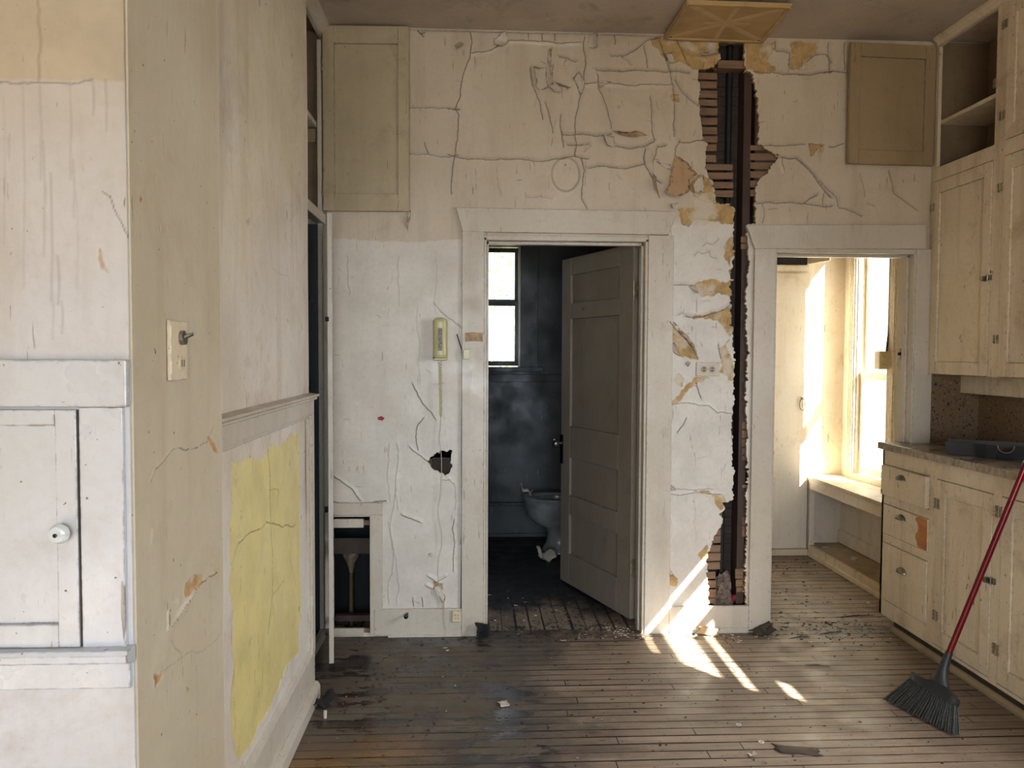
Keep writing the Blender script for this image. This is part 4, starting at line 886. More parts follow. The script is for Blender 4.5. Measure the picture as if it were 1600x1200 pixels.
# ------------------------------------------------------------------ pantry
XW = 2.70
win = MB()
win.box((XW-.016, 5.31, .62), (XW, 5.40, 2.52)); win.box((XW-.016, 4.79, .62), (XW, 4.88, 2.52)); win.box((XW-.016, 4.79, 2.45), (XW, 5.40, 2.54))
for yy in (5.325, 5.345, 5.365, 5.385, 4.805, 4.825, 4.845, 4.865): win.box((XW-.024, yy-.005, .62), (XW-.015, yy+.005, 2.45))
wn = struct(win.build('window_2', 'pantry', bevel=.0015), 'narrow pantry window with fluted casing')
for (za, zb, xx) in ((.63, 1.34, XW+.022), (1.29, 2.44, XW+.050)):
    mb = MB(); mb.box((xx, 5.268, za), (xx+.026, 5.308, zb)); mb.box((xx, 4.882, za), (xx+.026, 4.912, zb)); mb.box((xx, 4.912, za), (xx+.026, 5.268, za+.05)); mb.box((xx, 4.912, zb-.05), (xx+.026, 5.268, zb))
    sh = mb.build('sash', 'pantry', wn, bevel=.002); B((xx+.012, 4.912, za+.05), (xx+.015, 5.268, zb-.05)).build('pane', 'glass', sh)
mb = MB(); mb.box((XW, 5.300, .62), (XW+.08, 5.31, 2.45)); mb.build('window_reveal', 'pantry', wn)
t = thing('window_bench', 'low cream bench with an open space beneath, under the pantry window', 'bench', (2.58, 4.8, 0))
B((2.425, 4.14, .555), (2.70, 5.495, .580)).build('seat', 'cream', t, bevel=.003)
B((2.432, 4.14, .485), (2.452, 5.495, .555)).build('apron', 'pantry', t, bevel=.002)
B((2.435, 5.43, .035), (2.475, 5.495, .485)).build('post', 'pantry', t, bevel=.002)
B((2.455, 4.14, .055), (2.70, 5.495, .075)).build('bottom_board', 'cream_dirty', t)
B((2.440, 4.14, .0), (2.46, 5.495, .075)).build('plinth', 'cream', t, bevel=.002)
struct(B((2.418, 4.14, 0), (2.440, 5.45, .03)).build('baseboard_pantry', 'cream', bevel=.004), 'quarter-round along the foot of the pantry bench')
B((2.68, 4.14, .08), (2.695, 5.49, .17)).build('inner_board', 'pantry', t, bevel=.003)
MB().prism([(2.56, 5.0), (2.60, 5.02), (2.585, 5.06), (2.555, 5.045)], 2, .0755, .088).build('white_pebble', 'chip'); tag(bpy.data.objects['white_pebble'], 'small white lump on the board inside the bench', 'debris')
MB().prism([(2.50, 5.34), (2.54, 5.345), (2.54, 5.36), (2.50, 5.355)], 2, .0755, .084).build('blue_scrap', 'bluecloth'); tag(bpy.data.objects['blue_scrap'], 'tiny blue scrap inside the bench by its far end', 'scrap')
t = thing('pantry_cupboard', 'tall pale cupboard with a plain door, sunlit at the back of the pantry', 'cupboard', (2.1, 5.45, 0))
yv = 5.45
a = U(1265, 426, 1, yv); b = U(1265, 600, 1, yv)
B((1.56, yv, .045), (2.423, 5.495, 2.35)).build('body', 'pantry', t)
B((1.60, yv-.014, .05), (2.405, yv, 2.045)).build('door', 'pantry', t, bevel=.002)
B((1.56, yv-.016, 2.058), (2.40, yv, 2.100)).build('shelf_rail', 'pantry', t, bevel=.002)
B((2.14, yv-.004, 2.105), (2.39, yv+.001, 2.20)).build('slot', 'slot', t)
MB().prism([(2.400, yv-.002), (2.412, yv-.002), (2.470, yv-.20), (2.458, yv-.205)], 2, 2.112, 2.34).build('small_door', 'pantry', t, bevel=.002, label='little upper door standing ajar')
B((1.56, yv-.03, .0), (2.42, yv+.0, .045)).build('plinth', 'cream', t, bevel=.003)
mb = MB(); c0 = U(1254, 632, 1, yv-.03)
pts = [(c0[0]+.020*math.cos(a_), yv-.022-.010*abs(math.sin(a_)), c0[2]+.042*math.sin(a_)) for a_ in np.linspace(0, 2*PI, 25)]
mb.tube(pts, .0035, 8); mb.box((c0[0]-.006, yv-.028, c0[2]+.036), (c0[0]+.006, yv-.012, c0[2]+.050)); mb.build('pull_ring', 'metal', t, smooth=True, label='oval metal pull')
# surface outlet and cable beside the window
t = thing('surface_outlet', 'beige surface-mounted outlet box beside the pantry window', 'outlet', (2.64, 4.84, 1.33))
q = U(1380, 563, 1, 4.84)
mb = MB(); mb.box((q[0]-.030, 4.83, q[2]-.058), (XW-.001, 4.895, q[2]+.058)); mb.build('box', 'ivory', t, bevel=.004)
for dz in (.024, -.024):
    mb = MB().lathe([(.016, 0), (.016, .002)], (q[0], 4.83, q[2]+dz), (0, -1, 0), 18, .8, 1); so_ = mb.build('socket', 'ivory', t)
    for dx in (-.005, .005): B((q[0]+dx-.001, 4.8272, q[2]+dz-.005), (q[0]+dx+.001, 4.828, q[2]+dz+.005)).build('slot', 'slot', so_)
c1 = U(1386, 540, 1, 4.86); 
o = MB().tube([(c1[0]-.002, 4.862, q[2]+.05), (c1[0], 4.862, 1.50), (c1[0]+.012, 4.862, 1.62), (c1[0]+.014, 4.862, 1.9), (c1[0]+.012, 4.862, 2.6)], .007, 8).build('power_cable', 'cable', smooth=True)
tag(o, 'grey cable running up from the surface outlet beside the pantry window', 'cable')
lq = U(1409, 553, 0, 2.288)
t = thing('strike_plate', 'small metal latch plate on the pantry door jamb', 'latch', tuple(lq))
B((2.283, lq[1]-.012, lq[2]-.030), (2.2895, lq[1]+.012, lq[2]+.030)).build('plate', 'steel', t); B((2.270, lq[1]-.006, lq[2]-.008), (2.284, lq[1]+.008, lq[2]+.008)).build('tongue', 'iron', t)

# ------------------------------------------------------------------ right-hand cabinets
def hinge_b(y, z, X, parent, s=1.0):
    """ornate butterfly hinge on a face looking to -x"""
    mb = MB(); 
    for d in (-1, 1):
        for k in (-1, 0, 1): mb.lathe([(.007*s, 0), (.006*s, .003)], (X, y+d*.012*s, z+k*.013*s), (-1, 0, 0), 10)
        mb.box((X-.002, y+d*.002, z-.014*s), (X, y+d*.014*s, z+.014*s))
    mb.tube([(X-.003, y, z-.02*s), (X-.003, y, z+.02*s)], .003, 8)
    return mb.build('hinge', 'metal', parent)
def latch_b(y, z, X, parent):
    mb = MB(); mb.box((X-.006, y-.030, z-.010), (X, y-.002, z+.014)); mb.box((X-.012, y, z-.012), (X, y+.020, z+.010)); mb.tube([(X, y+.012, z), (X-.022, y+.012, z)], [.009, .012], 12); mb.tube([(X-.01, y-.012, z+.016), (X-.01, y-.012, z-.012)], .004, 8)
    return mb.build('latch', 'steel', parent)
def faced(mb, X0, X1, y0, y1, z0, z1, holes, g=.0028):
    hs = [(a-g, b+g, c-g, d+g) for a, b, c, d in holes]
    Ys = sorted({y0, y1, *[v for h in hs for v in h[:2] if y0 < v < y1]}); Zs = sorted({z0, z1, *[v for h in hs for v in h[2:] if z0 < v < z1]})
    for ya, yb in zip(Ys, Ys[1:]):
        run = None
        for za, zb in zip(Zs, Zs[1:]):
            ym, zm = (ya+yb)/2, (za+zb)/2; solid = not any(a < ym < b and c < zm < d for a, b, c, d in hs)
            if solid: run = (run[0], zb) if run else (za, zb)
            if (not solid or zb == Zs[-1]) and run: mb.box((X0, ya, run[0]), (X1, yb, run[1])); run = None
def cab_door(y0, y1, z0, z1, X, parent, mat, st=.055, name='door', th=.016):
    mb = MB(); a, b = X-.003, X+.016; th = .003
    mb.box((a, y0, z0), (b, y0+st, z1)); mb.box((a, y1-st, z0), (b, y1, z1)); mb.box((a, y0+st, z0), (b, y1-st, z0+st*1.15)); mb.box((a, y0+st, z1-st*1.15), (b, y1-st, z1)); mb.box((a+.010, y0+st, z0+st*1.15), (b, y1-st, z1-st*1.15))
    return mb.build(name, mat, parent, bevel=.002)
XU = 2.372
t = thing('upper_cabinet', 'ceiling-high cream wall cabinet with panelled doors over the counter', 'cabinet', (2.5, 3.2, 1.36))
yA, yB = 3.925, 2.415
mb = MB()
faced(mb, XU, XU+.018, yB, yA, 1.36, 3.078, [(3.450, 3.902, 1.34, 2.352), (2.932, 3.372, 1.34, 2.352), (2.448, 2.868, 1.34, 2.352), (3.444, 3.880, 2.425, 3.035), (2.932, 3.372, 2.425, 3.032), (2.448, 2.868, 2.425, 3.032)])
mb.build('face_frame', 'cream', t)
mb = MB(); mb.box((XU+.02, yB, 1.36), (2.668, yA, 1.38)); mb.box((2.655, yB, 1.38), (2.668, yA, 3.07)); mb.box((XU+.02, yA-.012, 1.38), (2.668, yA, 3.07)); mb.box((XU+.02, yB, 1.38), (2.668, yB+.02, 3.07)); mb.box((XU+.02, yB, 2.385), (2.668, yA, 2.40)); mb.box((XU+.02, 3.385, 1.38), (2.655, 3.40, 3.07))
mb.build('carcass', 'interior', t)
MB().prism([(XU, 3.036), (XU-.010, 3.040), (XU-.016, 3.055), (XU-.034, 3.066), (XU-.034, 3.079), (XU, 3.079)], 1, yB, yA-.04).build('crown_moulding', 'cream', t, bevel=.001)
B((XU+.024, 3.41, 2.648), (2.65, yA-.014, 2.668)).build('shelf', 'cream', t, bevel=.002)
B((2.555, yB, 1.262), (2.668, yA-.002, 1.359)).build('light_valance', 'cream', t, bevel=.002)
dA = cab_door(3.450, 3.902, 1.363, 2.352, XU, t, 'cream'); dB = cab_door(2.932, 3.372, 1.363, 2.352, XU, t, 'cream'); dC = cab_door(2.448, 2.868, 1.363, 2.352, XU, t, 'cream')
uB = cab_door(2.932, 3.372, 2.425, 3.032, XU, t, 'cream'); uC = cab_door(2.448, 2.868, 2.425, 3.032, XU, t, 'cream')
for (px, py, d, off) in ((1457, 325, dA, 0), (1447, 532, dA, 0), (1563, 293, dB, 0), (1556, 530, dB, 0), (1570, 38, uB, 0), (1566, 180, uB, 0)):
    y, z = yz(px, py, XU-.003); hinge_b(y, z, XU-.003, d)
y, z = yz(1543, 435, XU-.003); latch_b(y, z, XU-.003, dA)
y, z = yz(1556, 130, XU-.002); B((XU-.008, y-.006, z-.02), (XU, y+.012, z+.02)).build('catch', 'metal', t)
# opened small door folded back against the wall
a = U(1322, 62, 1, 3.86); b = U(1467, 70, 1, 3.885); c = U(1460, 268, 1, 3.885)
wdt = .462; zt = 3.045; zb = 2.437
mb = MB(); mb.T = frame_at((2.362, 3.893, zb), (-1, -.055, 0), (-.055, 1, 0))
mb.T = Matrix(mb.T)
for i in range(3): mb.T[i][2] = (0, 0, 1)[i]
panel_door(mb, wdt, zt-zb, .020, .055, .070); od = mb.build('open_door', 'cream_dirty', t, bevel=.002, label='yellowed small door folded open against the wall')
# lower cabinet
XB = 2.165
t = thing('base_cabinet', 'long cream base cabinet with drawers and panelled doors, paint chipped', 'cabinet', (2.4, 3.0, 0))
b0, b1 = 3.955, 2.28
mb = MB(); BD = ((3.084, 3.471), (2.60, 3.026), (2.31, 2.54)); faced(mb, XB, XB+.018, b1, b0, .085, .965, [(3.532, 3.930, .727, .882), (3.532, 3.930, .522, .676), (3.532, 3.930, .172, .473)]+[(a, b, .105, .88) for a, b in BD]); mb.box((XB, b0-.018, .085), (2.29, b0, .965)); mb.box((XB+.018, b1, .085), (2.66, YW-.022, .10)); mb.box((XB+.018, b1, .10), (2.66, b1+.018, .965))
mb.build('carcass', 'cream', t)
B((XB+.05, b1, 0), (XB+.07, 3.90, .085)).build('toe_kick', 'dirt', t)
struct(MB().prism([(XB+.030, 0), (XB+.05, 0), (XB+.05, .034), (XB+.042, .034), (XB+.030, .016)], 1, b1, 3.90).build('baseboard_cabinet', 'cream_dirty', bevel=.003), 'quarter-round along the foot of the base cabinet')
def cup_pull(y, z, X, parent):
    mb = MB(); n = 12; vs = []; fs = []
    for i in range(n+1):
        a = PI*i/n
        for j in range(7):
            b = PI/2*j/6
            vs.append((X-.024*math.sin(b)*math.sin(a)**.6-.001, y-.036*math.cos(a), z-.006+.026*math.cos(b)*math.sin(a)))
    for i in range(n):
        for j in range(6): fs.append((i*7+j, i*7+j+1, (i+1)*7+j+1, (i+1)*7+j))
    mb.add(vs, fs); mb.tube([(X-.002, y-.038+.004*k, z-.006) for k in (0, 19)], .002, 6)
    o = mb.build('cup_pull', 'steel', parent, smooth=True); md = o.modifiers.new('thickness', 'SOLIDIFY'); md.thickness = .0015
    return o
def drawer(y0, y1, z0, z1, prot):
    o = B((XB-prot, y0, z0), (XB+.016, y1, z1)).build('drawer', 'cream', t, bevel=.003); return o
for (z0, z1, pr, px, py) in ((.727, .882, .022, 1409, 748), (.522, .676, .006, 1409, 810), (.172, .473, .006, 1410, 893)):
    d = drawer(3.532, 3.930, z0, z1, pr); y, z = yz(px, py, XB-pr); cup_pull(y, z, XB-pr, d)
    if z0 == .522:
        pts = [(3.533, .525), (3.533, .672), (3.60, .674), (3.625, .668), (3.632, .655), (3.612, .64), (3.604, .62), (3.610, .60), (3.626, .585), (3.628, .565), (3.612, .548), (3.612, .535), (3.60, .527)]
        MB().prism(pts, 0, XB-pr-.0012, XB-pr+.004).build('bare_wood_patch', 'orange', d, label='patch of bare orange wood where the face has broken away')
for (a, b) in BD:
    d = cab_door(a, b, .105, .88, XB, t, 'cream', .062)
    if a > 3: l = [(1464, 787), (1462, 962)]
    elif a > 2.5: l = [(1561, 800), (1556, 1015)]
    else: l = []
    for px, py in l: y, z = yz(px, py, XB-.003); hinge_b(y, z, XB-.003, d, 1.25)
    if a > 3: y, z = yz(1548, 907, XB-.003); latch_b(y, z, XB-.003, d)
o = MB(); o.box((XB-.022, b1, .968), (2.668, YW-.022, .9995)); o.box((XB-.022, YW-.022, .968), (2.29, 3.965, .9995)); o = o.build('countertop', 'counter', bevel=.004); tag(o, 'worn grey countertop on the long cream base cabinet', 'countertop')
B((XB-.025, b1, .965), (XB-.0215, 3.965, .998)).build('edge_band', 'cedge', o, label='ragged pale edge where the laminate is gone')
struct(B((2.394, YW-.012, 1.0), (2.668, YW-.001, 1.359)).build('trim_14', 'speckle'), 'speckled brown backsplash on the partition')
struct(B((2.655, 2.28, 1.0), (2.669, YW-.012, 1.262)).build('trim_15', 'speckle'), 'speckled brown backsplash behind the counter')
# tray on the counter
t = thing('roller_tray', 'dark slate plastic tray with a round notch in its rim, on the counter', 'tray', (2.40, 3.2, 1.0))
AX, CX, TO = Vector((.829, -.559, 0)), Vector((.559, .829, 0)), Vector((2.137, 3.384, 0))
tl_ = lambda p, z: tuple(TO+AX*p[0]+CX*p[1]+Vector((0, 0, z)))
nc = .237; rim = [(0, .05), (nc-.12, .045), (nc-.075, .008), (nc-.04, 0), (nc+.04, 0), (nc+.075, .008), (nc+.11, .045), (.42, .05), (.42, .20), (.0, .20)]
ctr = (.21, .125); base = [(ctr[0]+(x-ctr[0])*.94, ctr[1]+(y-ctr[1])*.82) for x, y in rim]
zb_, zt_ = 1.001, 1.062
def dens(poly, k=10):
    r = []
    for i in range(len(poly)):
        p, q = poly[i], poly[(i+1) % len(poly)]; r += [(p[0]+(q[0]-p[0])*j/k, p[1]+(q[1]-p[1])*j/k) for j in range(k)]
    return r
rd, bd = dens(rim), dens(base); n = len(rd)
def topz(p):
    d = abs(p[0]-nc); return zt_-(math.sqrt(max(0, .030**2-d*d)) if (d < .030 and p[1] < .1) else 0)
sh = lambda p, f: (ctr[0]+(p[0]-ctr[0])*(1-(1-f)*.6), ctr[1]+(p[1]-ctr[1])*f)
mb = MB()
vs = [tl_(p, zb_) for p in bd]+[tl_(p, topz(p)) for p in rd]+[tl_(sh(p, .95), topz(p)) for p in rd]+[tl_(sh(p, .93), zb_+.005) for p in bd]
fs = [(r*n+k, r*n+(k+1) % n, (r+1)*n+(k+1) % n, (r+1)*n+k) for r in range(3) for k in range(n)]+[tuple(range(n-1, -1, -1)), tuple(3*n+k for k in range(n))]
mb.add(vs, fs); mb.build('pan', 'tray', t, smooth=True)
mb = MB(); mb.add([tl_(p, z) for z, w in ((zb_+.001, 0), (zb_+.021, 0)) for p in ((nc-.03, .012-z*0+ (0.006 if z < 1.01 else -.004)), (nc+.03, .012+(0.006 if z < 1.01 else -.004)), (nc+.03, .03), (nc-.03, .03))], [(0, 1, 2, 3), (4, 5, 6, 7), (0, 1, 5, 4), (1, 2, 6, 5), (2, 3, 7, 6), (3, 0, 4, 7)]); mb.build('grip_tab', 'tray', t, bevel=.001)
MB().tube([tl_((nc+.031*math.cos(a), -.001), zt_-.031*math.sin(a)) for a in np.linspace(0, PI, 16)], .0026, 8).build('notch_rim', 'steel', t, smooth=True, label='shiny rim of the notch')
MB().tube([tl_(p, zt_) for p in rim[:3]], .0018, 6).build('rim_bead', 'tray', t, smooth=True)

# ------------------------------------------------------------------ broom
A = np.array([1.742, 3.119, 0.0]); Bp = np.array([1.851, 2.794, 0.0]); Tp = np.array([2.128, 2.865, 1.012])
nb = np.cross(Bp-A, Tp-A); nb /= np.linalg.norm(nb)
if nb[0] > 0: nb = -nb
bp = lambda x, y: UP(x, y, A, nb)
t = thing('broom', 'broom with a red handle and dark angled bristles leaning on the counter', 'broom', (1.80, 2.95, 0))
cl, cr_ = bp(1424, 1051), bp(1500, 1097); nk = bp(1479, 1030); nk0 = bp(1468, 1064)
hd = Tp-nk; hd /= np.linalg.norm(hd); top = nk+hd*1.25
MB().tube([nk-hd*.01, nk+hd*.3, top], [.0115, .0115, .0115], 16).build('handle', 'red', t, smooth=True, label='glossy red metal tube handle')
MB().lathe([(.0118, 0), (.012, .03), (.006, .045)], top, hd, 14).build('hang_cap', 'black', t, smooth=True)
# moulded cap: lofted from the socket to the wide bristle block
def ringp(c, u, w, ru, rw, n=16): return [tuple(c+u*ru*math.cos(2*PI*i/n)+w*rw*math.sin(2*PI*i/n)) for i in range(n)]
u = (cr_-cl)/np.linalg.norm(cr_-cl); wd = np.array(nb)
dn = np.cross(u, wd); dn = dn if dn[2] < 0 else -dn
mb = loft([ringp(nk+hd*.03, u, wd, .014, .014), ringp(nk-hd*.0, u, wd, .0155, .0155), ringp(nk*.6+nk0*.4, u, wd, .020, .018), ringp(nk*.25+nk0*.75, u, wd, .028, .020), ringp(nk0+dn*.004, u, wd, .045, .020)])
mb.build('socket', 'black', t, smooth=True)
n = 22; vs = []; fs = []
mid = (nk0-cl)@u/np.linalg.norm(cr_-cl)
for i in range(n+1):
    f = i/n; c = cl+(cr_-cl)*f; rise = .030*math.exp(-((f-.60)/.20)**2)+.006; e = min(1, math.sin(PI*min(max(f, .02), .98))*2.2)
    for (a, b_) in ((-rise, -.010*e), (-rise, .010*e), (-.0, .017*e), (.022, .017*e), (.022, -.017*e), (-.0, -.017*e)):
        vs.append(tuple(c+dn*a+wd*b_))
for i in range(n):
    for k in range(6): fs.append((i*6+k, i*6+(k+1) % 6, (i+1)*6+(k+1) % 6, (i+1)*6+k))
fs += [(0, 1, 2, 3, 4, 5), tuple(n*6+k for k in range(6))]
MB().add(vs, fs).build('cap', 'black', t, smooth=True)
tufts = MB(); rg = random.Random(3)
for row in (-1, 0, 1):
    for i in range(26):
        f = (i+.5+.3*row)/26.3
        if not 0 < f < 1: continue
        p0 = cl+(cr_-cl)*(.02+.96*f)+dn*.018+wd*row*.010; g = A+(Bp-A)*f; p1 = g+wd*row*.016+np.array([0, 0, .003])
        for s_ in range(3):
            j = np.array([rg.uniform(-1, 1), rg.uniform(-1, 1), 0])*.004; m_ = (p0+p1)/2+j*.7
            tufts.tube([p0+j*.3, m_, p1+j+np.array([0, 0, abs(rg.gauss(0, .004))])], [.0022, .0032, .0026], 5)
o = tufts.build('bristles', 'bristle', t, label='dense angled grey bristles'); o['kind'] = 'stuff'

# ------------------------------------------------------------------ things on the partition wall
t = thing('wall_phone', 'aged beige wall telephone with its slim handset hung upright', 'telephone', (-.175, YW, 1.53))
a = U(677, 497, 1, YW-.05); b = U(698.5, 562, 1, YW-.05); xc = (a[0]+b[0])/2; z0, z1 = b[2], a[2]; hw = (b[0]-a[0])/2
B((xc-hw-.002, YW-.035, z0-.004), (xc+hw+.001, YW-.0015, z1-.01)).build('base', 'phone', t, bevel=.006, seg=3)
rings = []
for f, w, dpt, yo in ((0, .62, .5, 0), (.015, .86, .8, 0), (.05, .98, 1, 0), (.12, 1.0, 1.05, 0), (.35, .96, .9, .004), (.65, .96, .9, .004), (.86, 1.0, 1.05, 0), (.92, .97, 1, 0), (.955, .88, .9, 0), (.98, .72, .75, 0), (.995, .5, .5, 0), (1, .3, .3, 0)):
    z = z0+.006+(z1-z0-.004)*f; yc = YW-.052
    rings.append([(xc+hw*w*(abs(math.cos(q))**.8)*math.copysign(1, math.cos(q)), yc-.004+yo-.019*dpt*(abs(math.sin(q))**.8)*math.copysign(1, math.sin(q)), z) for q in [2*PI*k/24 for k in range(24)]])
hs = loft(rings).build('handset', 'phone', t, smooth=True)
B((xc-.010, YW-.0745, z0+.045), (xc+.012, YW-.0705, z1-.05)).build('label_strip', 'phonelabel', hs)
B((xc-hw*.9, YW-.06, z0-.001), (xc+hw*.9, YW-.03, z0+.006)).build('cradle', 'phone', t, bevel=.001)
B((xc-hw-.0005, YW-.05, z0+.004), (xc-hw+.004, YW-.035, z0+.02)).build('cradle_gap', 'slot', t)
cz0 = z0-.006; cz1 = U(689, 650, 1, YW-.05)[2]
pts = [(xc, YW-.05, cz0+.01)]
turns = 30
for i in range(turns*10+1):
    a_ = i/10*2*PI; f = i/(turns*10); rr_ = .0078*(1-.35*f)
    pts.append((xc+.004*f+rr_*math.cos(a_), YW-.048+rr_*math.sin(a_), cz0+(cz1-cz0)*f**.85-.004))
MB().tube(pts, .0017, 6).build('coiled_cord', 'phone', t, smooth=True, label='coiled beige cord hanging from the handset')
def wire(name, pxs, yoff, r, mat, lab, cat, sub=6):
    P_ = [Vector(U(x, y, 1, YW-yoff)) for x, y in pxs]; out = []
    for i in range(len(P_)-1):
        p0, p1, p2, p3 = P_[max(i-1, 0)], P_[i], P_[i+1], P_[min(i+2, len(P_)-1)]
        for j in range(sub):
            q = j/sub; out.append(.5*((2*p1)+(-p0+p2)*q+(2*p0-5*p1+4*p2-p3)*q*q+(-p0+3*p1-3*p2+p3)*q**3))
    out.append(P_[-1]); o = MB().tube(out, r, 7).build(name, mat, smooth=True); return tag(o, lab, cat)
wire('phone_wire', [(689, 648), (688, 668), (686, 686), (689, 705), (690, 730), (689, 755), (688, 775), (684, 800), (689, 830), (690, 852), (685, 875), (684, 900), (689, 922), (694, 945), (694, 965), (697, 985)], .024, .0017, 'wire', 'thin ivory wire wandering from the phone cord down past the broken hole to the floor', 'wire')
wire('casing_cable', [(714, 522), (718, 536), (722, 552), (722.5, 600), (721.5, 700), (722, 800), (721, 900), (720.5, 950)], .008, .0032, 'cable', 'dark cable running down the left edge of the bathroom door casing', 'cable')
t = B((U(724, 546, 1, Yc)[0], Yc-.018, U(724, 561, 1, Yc)[2]), (U(734, 546, 1, Yc)[0], Yc-.0005, U(724, 546, 1, Yc)[2])).build('junction_box', 'phone', bevel=.002); tag(t, 'tiny beige terminal box on the left casing of the bathroom doorway', 'junction box')
mb = MB(); q = [U(x, y, 1, Yc) for x, y in ((726, 520), (738, 519), (755, 520), (754, 527), (755, 534), (740, 533), (727, 534))]
o = mb.prism([(p[0], p[2]) for p in q], 1, Yc-.0012, Yc-.0003).build('tape_remnant', 'tape'); tag(o, 'brown tape remnant on the left casing of the bathroom doorway', 'tape')
t = thing('phone_jack', 'small yellowed phone jack on the baseboard beside the bathroom doorway', 'phone jack', (-.09, YW-.02, .11))
a = U(707, 954, 1, YW-.02); b = U(721, 970, 1, YW-.02); B((a[0], YW-.034, b[2]), (b[0]-.004, YW-.0185, a[2])).build('jack_body', 'ivory', t, bevel=.002)
for dx in (.3, .65):
    for dz in (.3, .65): x = a[0]+(b[0]-a[0])*dx; z = b[2]+(a[2]-b[2])*dz; B((x-.002, YW-.035, z-.002), (x+.002, YW-.0338, z+.002)).build('jack_hole', 'slot', t)
t = thing('door_stop', 'round dark door stop peg on the baseboard under the phone', 'door stop', (-.345, YW-.018, .115))
q = U(635, 961, 1, YW-.05); MB().tube([(q[0]+.002, YW-.018, q[2]-.004), (q[0], YW-.07, q[2])], [.006, .006], 10).build('peg', 'iron', t); MB().lathe([(.009, 0), (.012, .004), (.010, .014), (.004, .016)], (q[0], YW-.068, q[2]), (0, -1, 0), 16).build('rubber_tip', 'iron', t, smooth=True)
t = thing('wall_outlet', 'painted-over double outlet lying sideways between peeling patches', 'outlet', (1.24, YW, 1.37))
a = U(1088, 566, 1, YW-.006); b = U(1124, 588, 1, YW-.006)
B((a[0], YW-.008, b[2]), (b[0], YW-.001, a[2])).build('plate', 'trim', t, bevel=.002)
for f in (.33, .68):
    x = a[0]+(b[0]-a[0])*f; zc = (a[2]+b[2])/2; so_ = MB().lathe([(.0165, 0), (.0160, .0025)], (x, YW-.008, zc), (0, -1, 0), 20).build('socket', 'metal', t)
    for dz in (-.006, .006): B((x-.006, YW-.0114, zc+dz-.0022), (x+.006, YW-.0104, zc+dz+.0022)).build('slot', 'slot', so_)
MB().tube([((a[0]+b[0])/2, YW-.0078, zc), ((a[0]+b[0])/2, YW-.0095, zc)], .003, 8).build('plate_screw', 'steel', t)
# plywood patch on the ceiling
t = thing('plywood_board', 'square plywood board with pale crossed bands screwed to the ceiling', 'board', (1.2, 3.7, 3.05))
cs = [U(x, y, 2, 3.052) for x, y in ((1037, 60), (1073, 4), (1238, 10), (1192, 66))]
MB().prism([(p[0], p[1]) for p in cs], 2, 3.052, 3.066).build('panel', 'ply', t, bevel=.001)
C_ = sum(cs)/4
def strip(p, q, w, nm='band', mat='plyx', zt=3.0518, z0=3.0505):
    p = np.array(p[:2]); q = np.array(q[:2]); d = (q-p)/np.linalg.norm(q-p); m = np.array([-d[1], d[0]])*w/2
    MB().prism([tuple(p+m), tuple(q+m), tuple(q-m), tuple(p-m)], 2, z0, zt).build(nm, mat, t)
inn = [c_+(C_-c_)*.12 for c_ in cs]
strip(inn[0], inn[2], .028); strip(inn[1], inn[3], .028, z0=3.0503, zt=3.0516)
strip((inn[0]+inn[1])/2*.5+C_*.5, (inn[2]+inn[3])/2*.5+C_*.5, .022, z0=3.0501, zt=3.0514); strip((inn[1]+inn[2])/2, (inn[0]+inn[3])/2, .022, z0=3.0499, zt=3.0512)
for a_, b_ in ((0, 1), (1, 2), (2, 3), (3, 0)):
    p = cs[a_]+(C_-cs[a_])*.04; q = cs[b_]+(C_-cs[b_])*.04; strip(p, q, .016, 'edge_strip', 'ply', 3.0518, 3.044)
for c_ in cs:
    p = c_+(C_-c_)*.12; MB().tube([(p[0], p[1], 3.051), (p[0], p[1], 3.048)], .004, 8).build('screw', 'iron', t)
mb = MB(); mb.box((cs[0][0]+.05, cs[1][1]+.05, 3.066), (cs[2][0]-.05, cs[0][1]-.05, 3.079)); mb.build('spacer', 'ply', t)
struct(MB().prism([(.0, 0), (.0, 0.012), (.01, .012)], 0, -.74, 1.0).build('trim_16', 'ceil')); o_ = bpy.data.objects['trim_16']; o_.location = (0, YW-.012, 3.068); o_['label'] = 'thin dusty ledge where wall meets ceiling'

# ------------------------------------------------------------------ floor debris
def fl(px, py): q = U(px, py, 2, 0); return (q[0], q[1], 0)
scrap('paint_flake', fl(787, 1101), (.05, .06), 'largest pale paint flake, on the dark floor in front of the bathroom doorway', 'paint flake', 'chip', 11, (.0, .0, .3), .12)
scrap('paint_flake', fl(696, 1013), (.022, .012), 'small white flake on the floor below the phone jack', 'paint flake', 'chip', 12, (0, 0, .2), .2)
scrap('paint_flake', fl(699, 1017), (.020, .012), 'small white flake just in front of another below the phone jack', 'paint flake', 'chip', 13, (0, 0, .2), .2)
scrap('paint_flake', fl(1175, 1181), (.035, .022), 'pale torn flake on the bare boards at the bottom of the picture', 'paint flake', 'chip', 14, (0, 0, .4), .3)
scrap('paint_flake', fl(1266, 1004), (.03, .018), 'oval white flake on the floor right of the pantry doorway casing', 'paint flake', 'chip', 15, (0, 0, 0), .2)
scrap('paint_flake', fl(1083, 996), (.05, .03), 'white flake in the sunbeam below the stained baseboard', 'paint flake', 'chip', 16, (.2, 0, 0), .4)
scrap('paint_flake', fl(1355, 944), (.04, .022), 'white lump on the pantry floor by the bench', 'paint flake', 'chip', 17, (0, 0, 0), .5)
scrap('paint_flake', fl(880, 934+68), (.03, .015), 'pale sliver at the bathroom threshold', 'paint flake', 'chip', 18, (0, 0, 0), .3)
scrap('floor_splinter', fl(1245, 1173), (.19, .07), 'large loose sliver of floor finish at the bottom of the picture', 'splinter', 'lathdark', 19, (0, 0, -.2), .06)
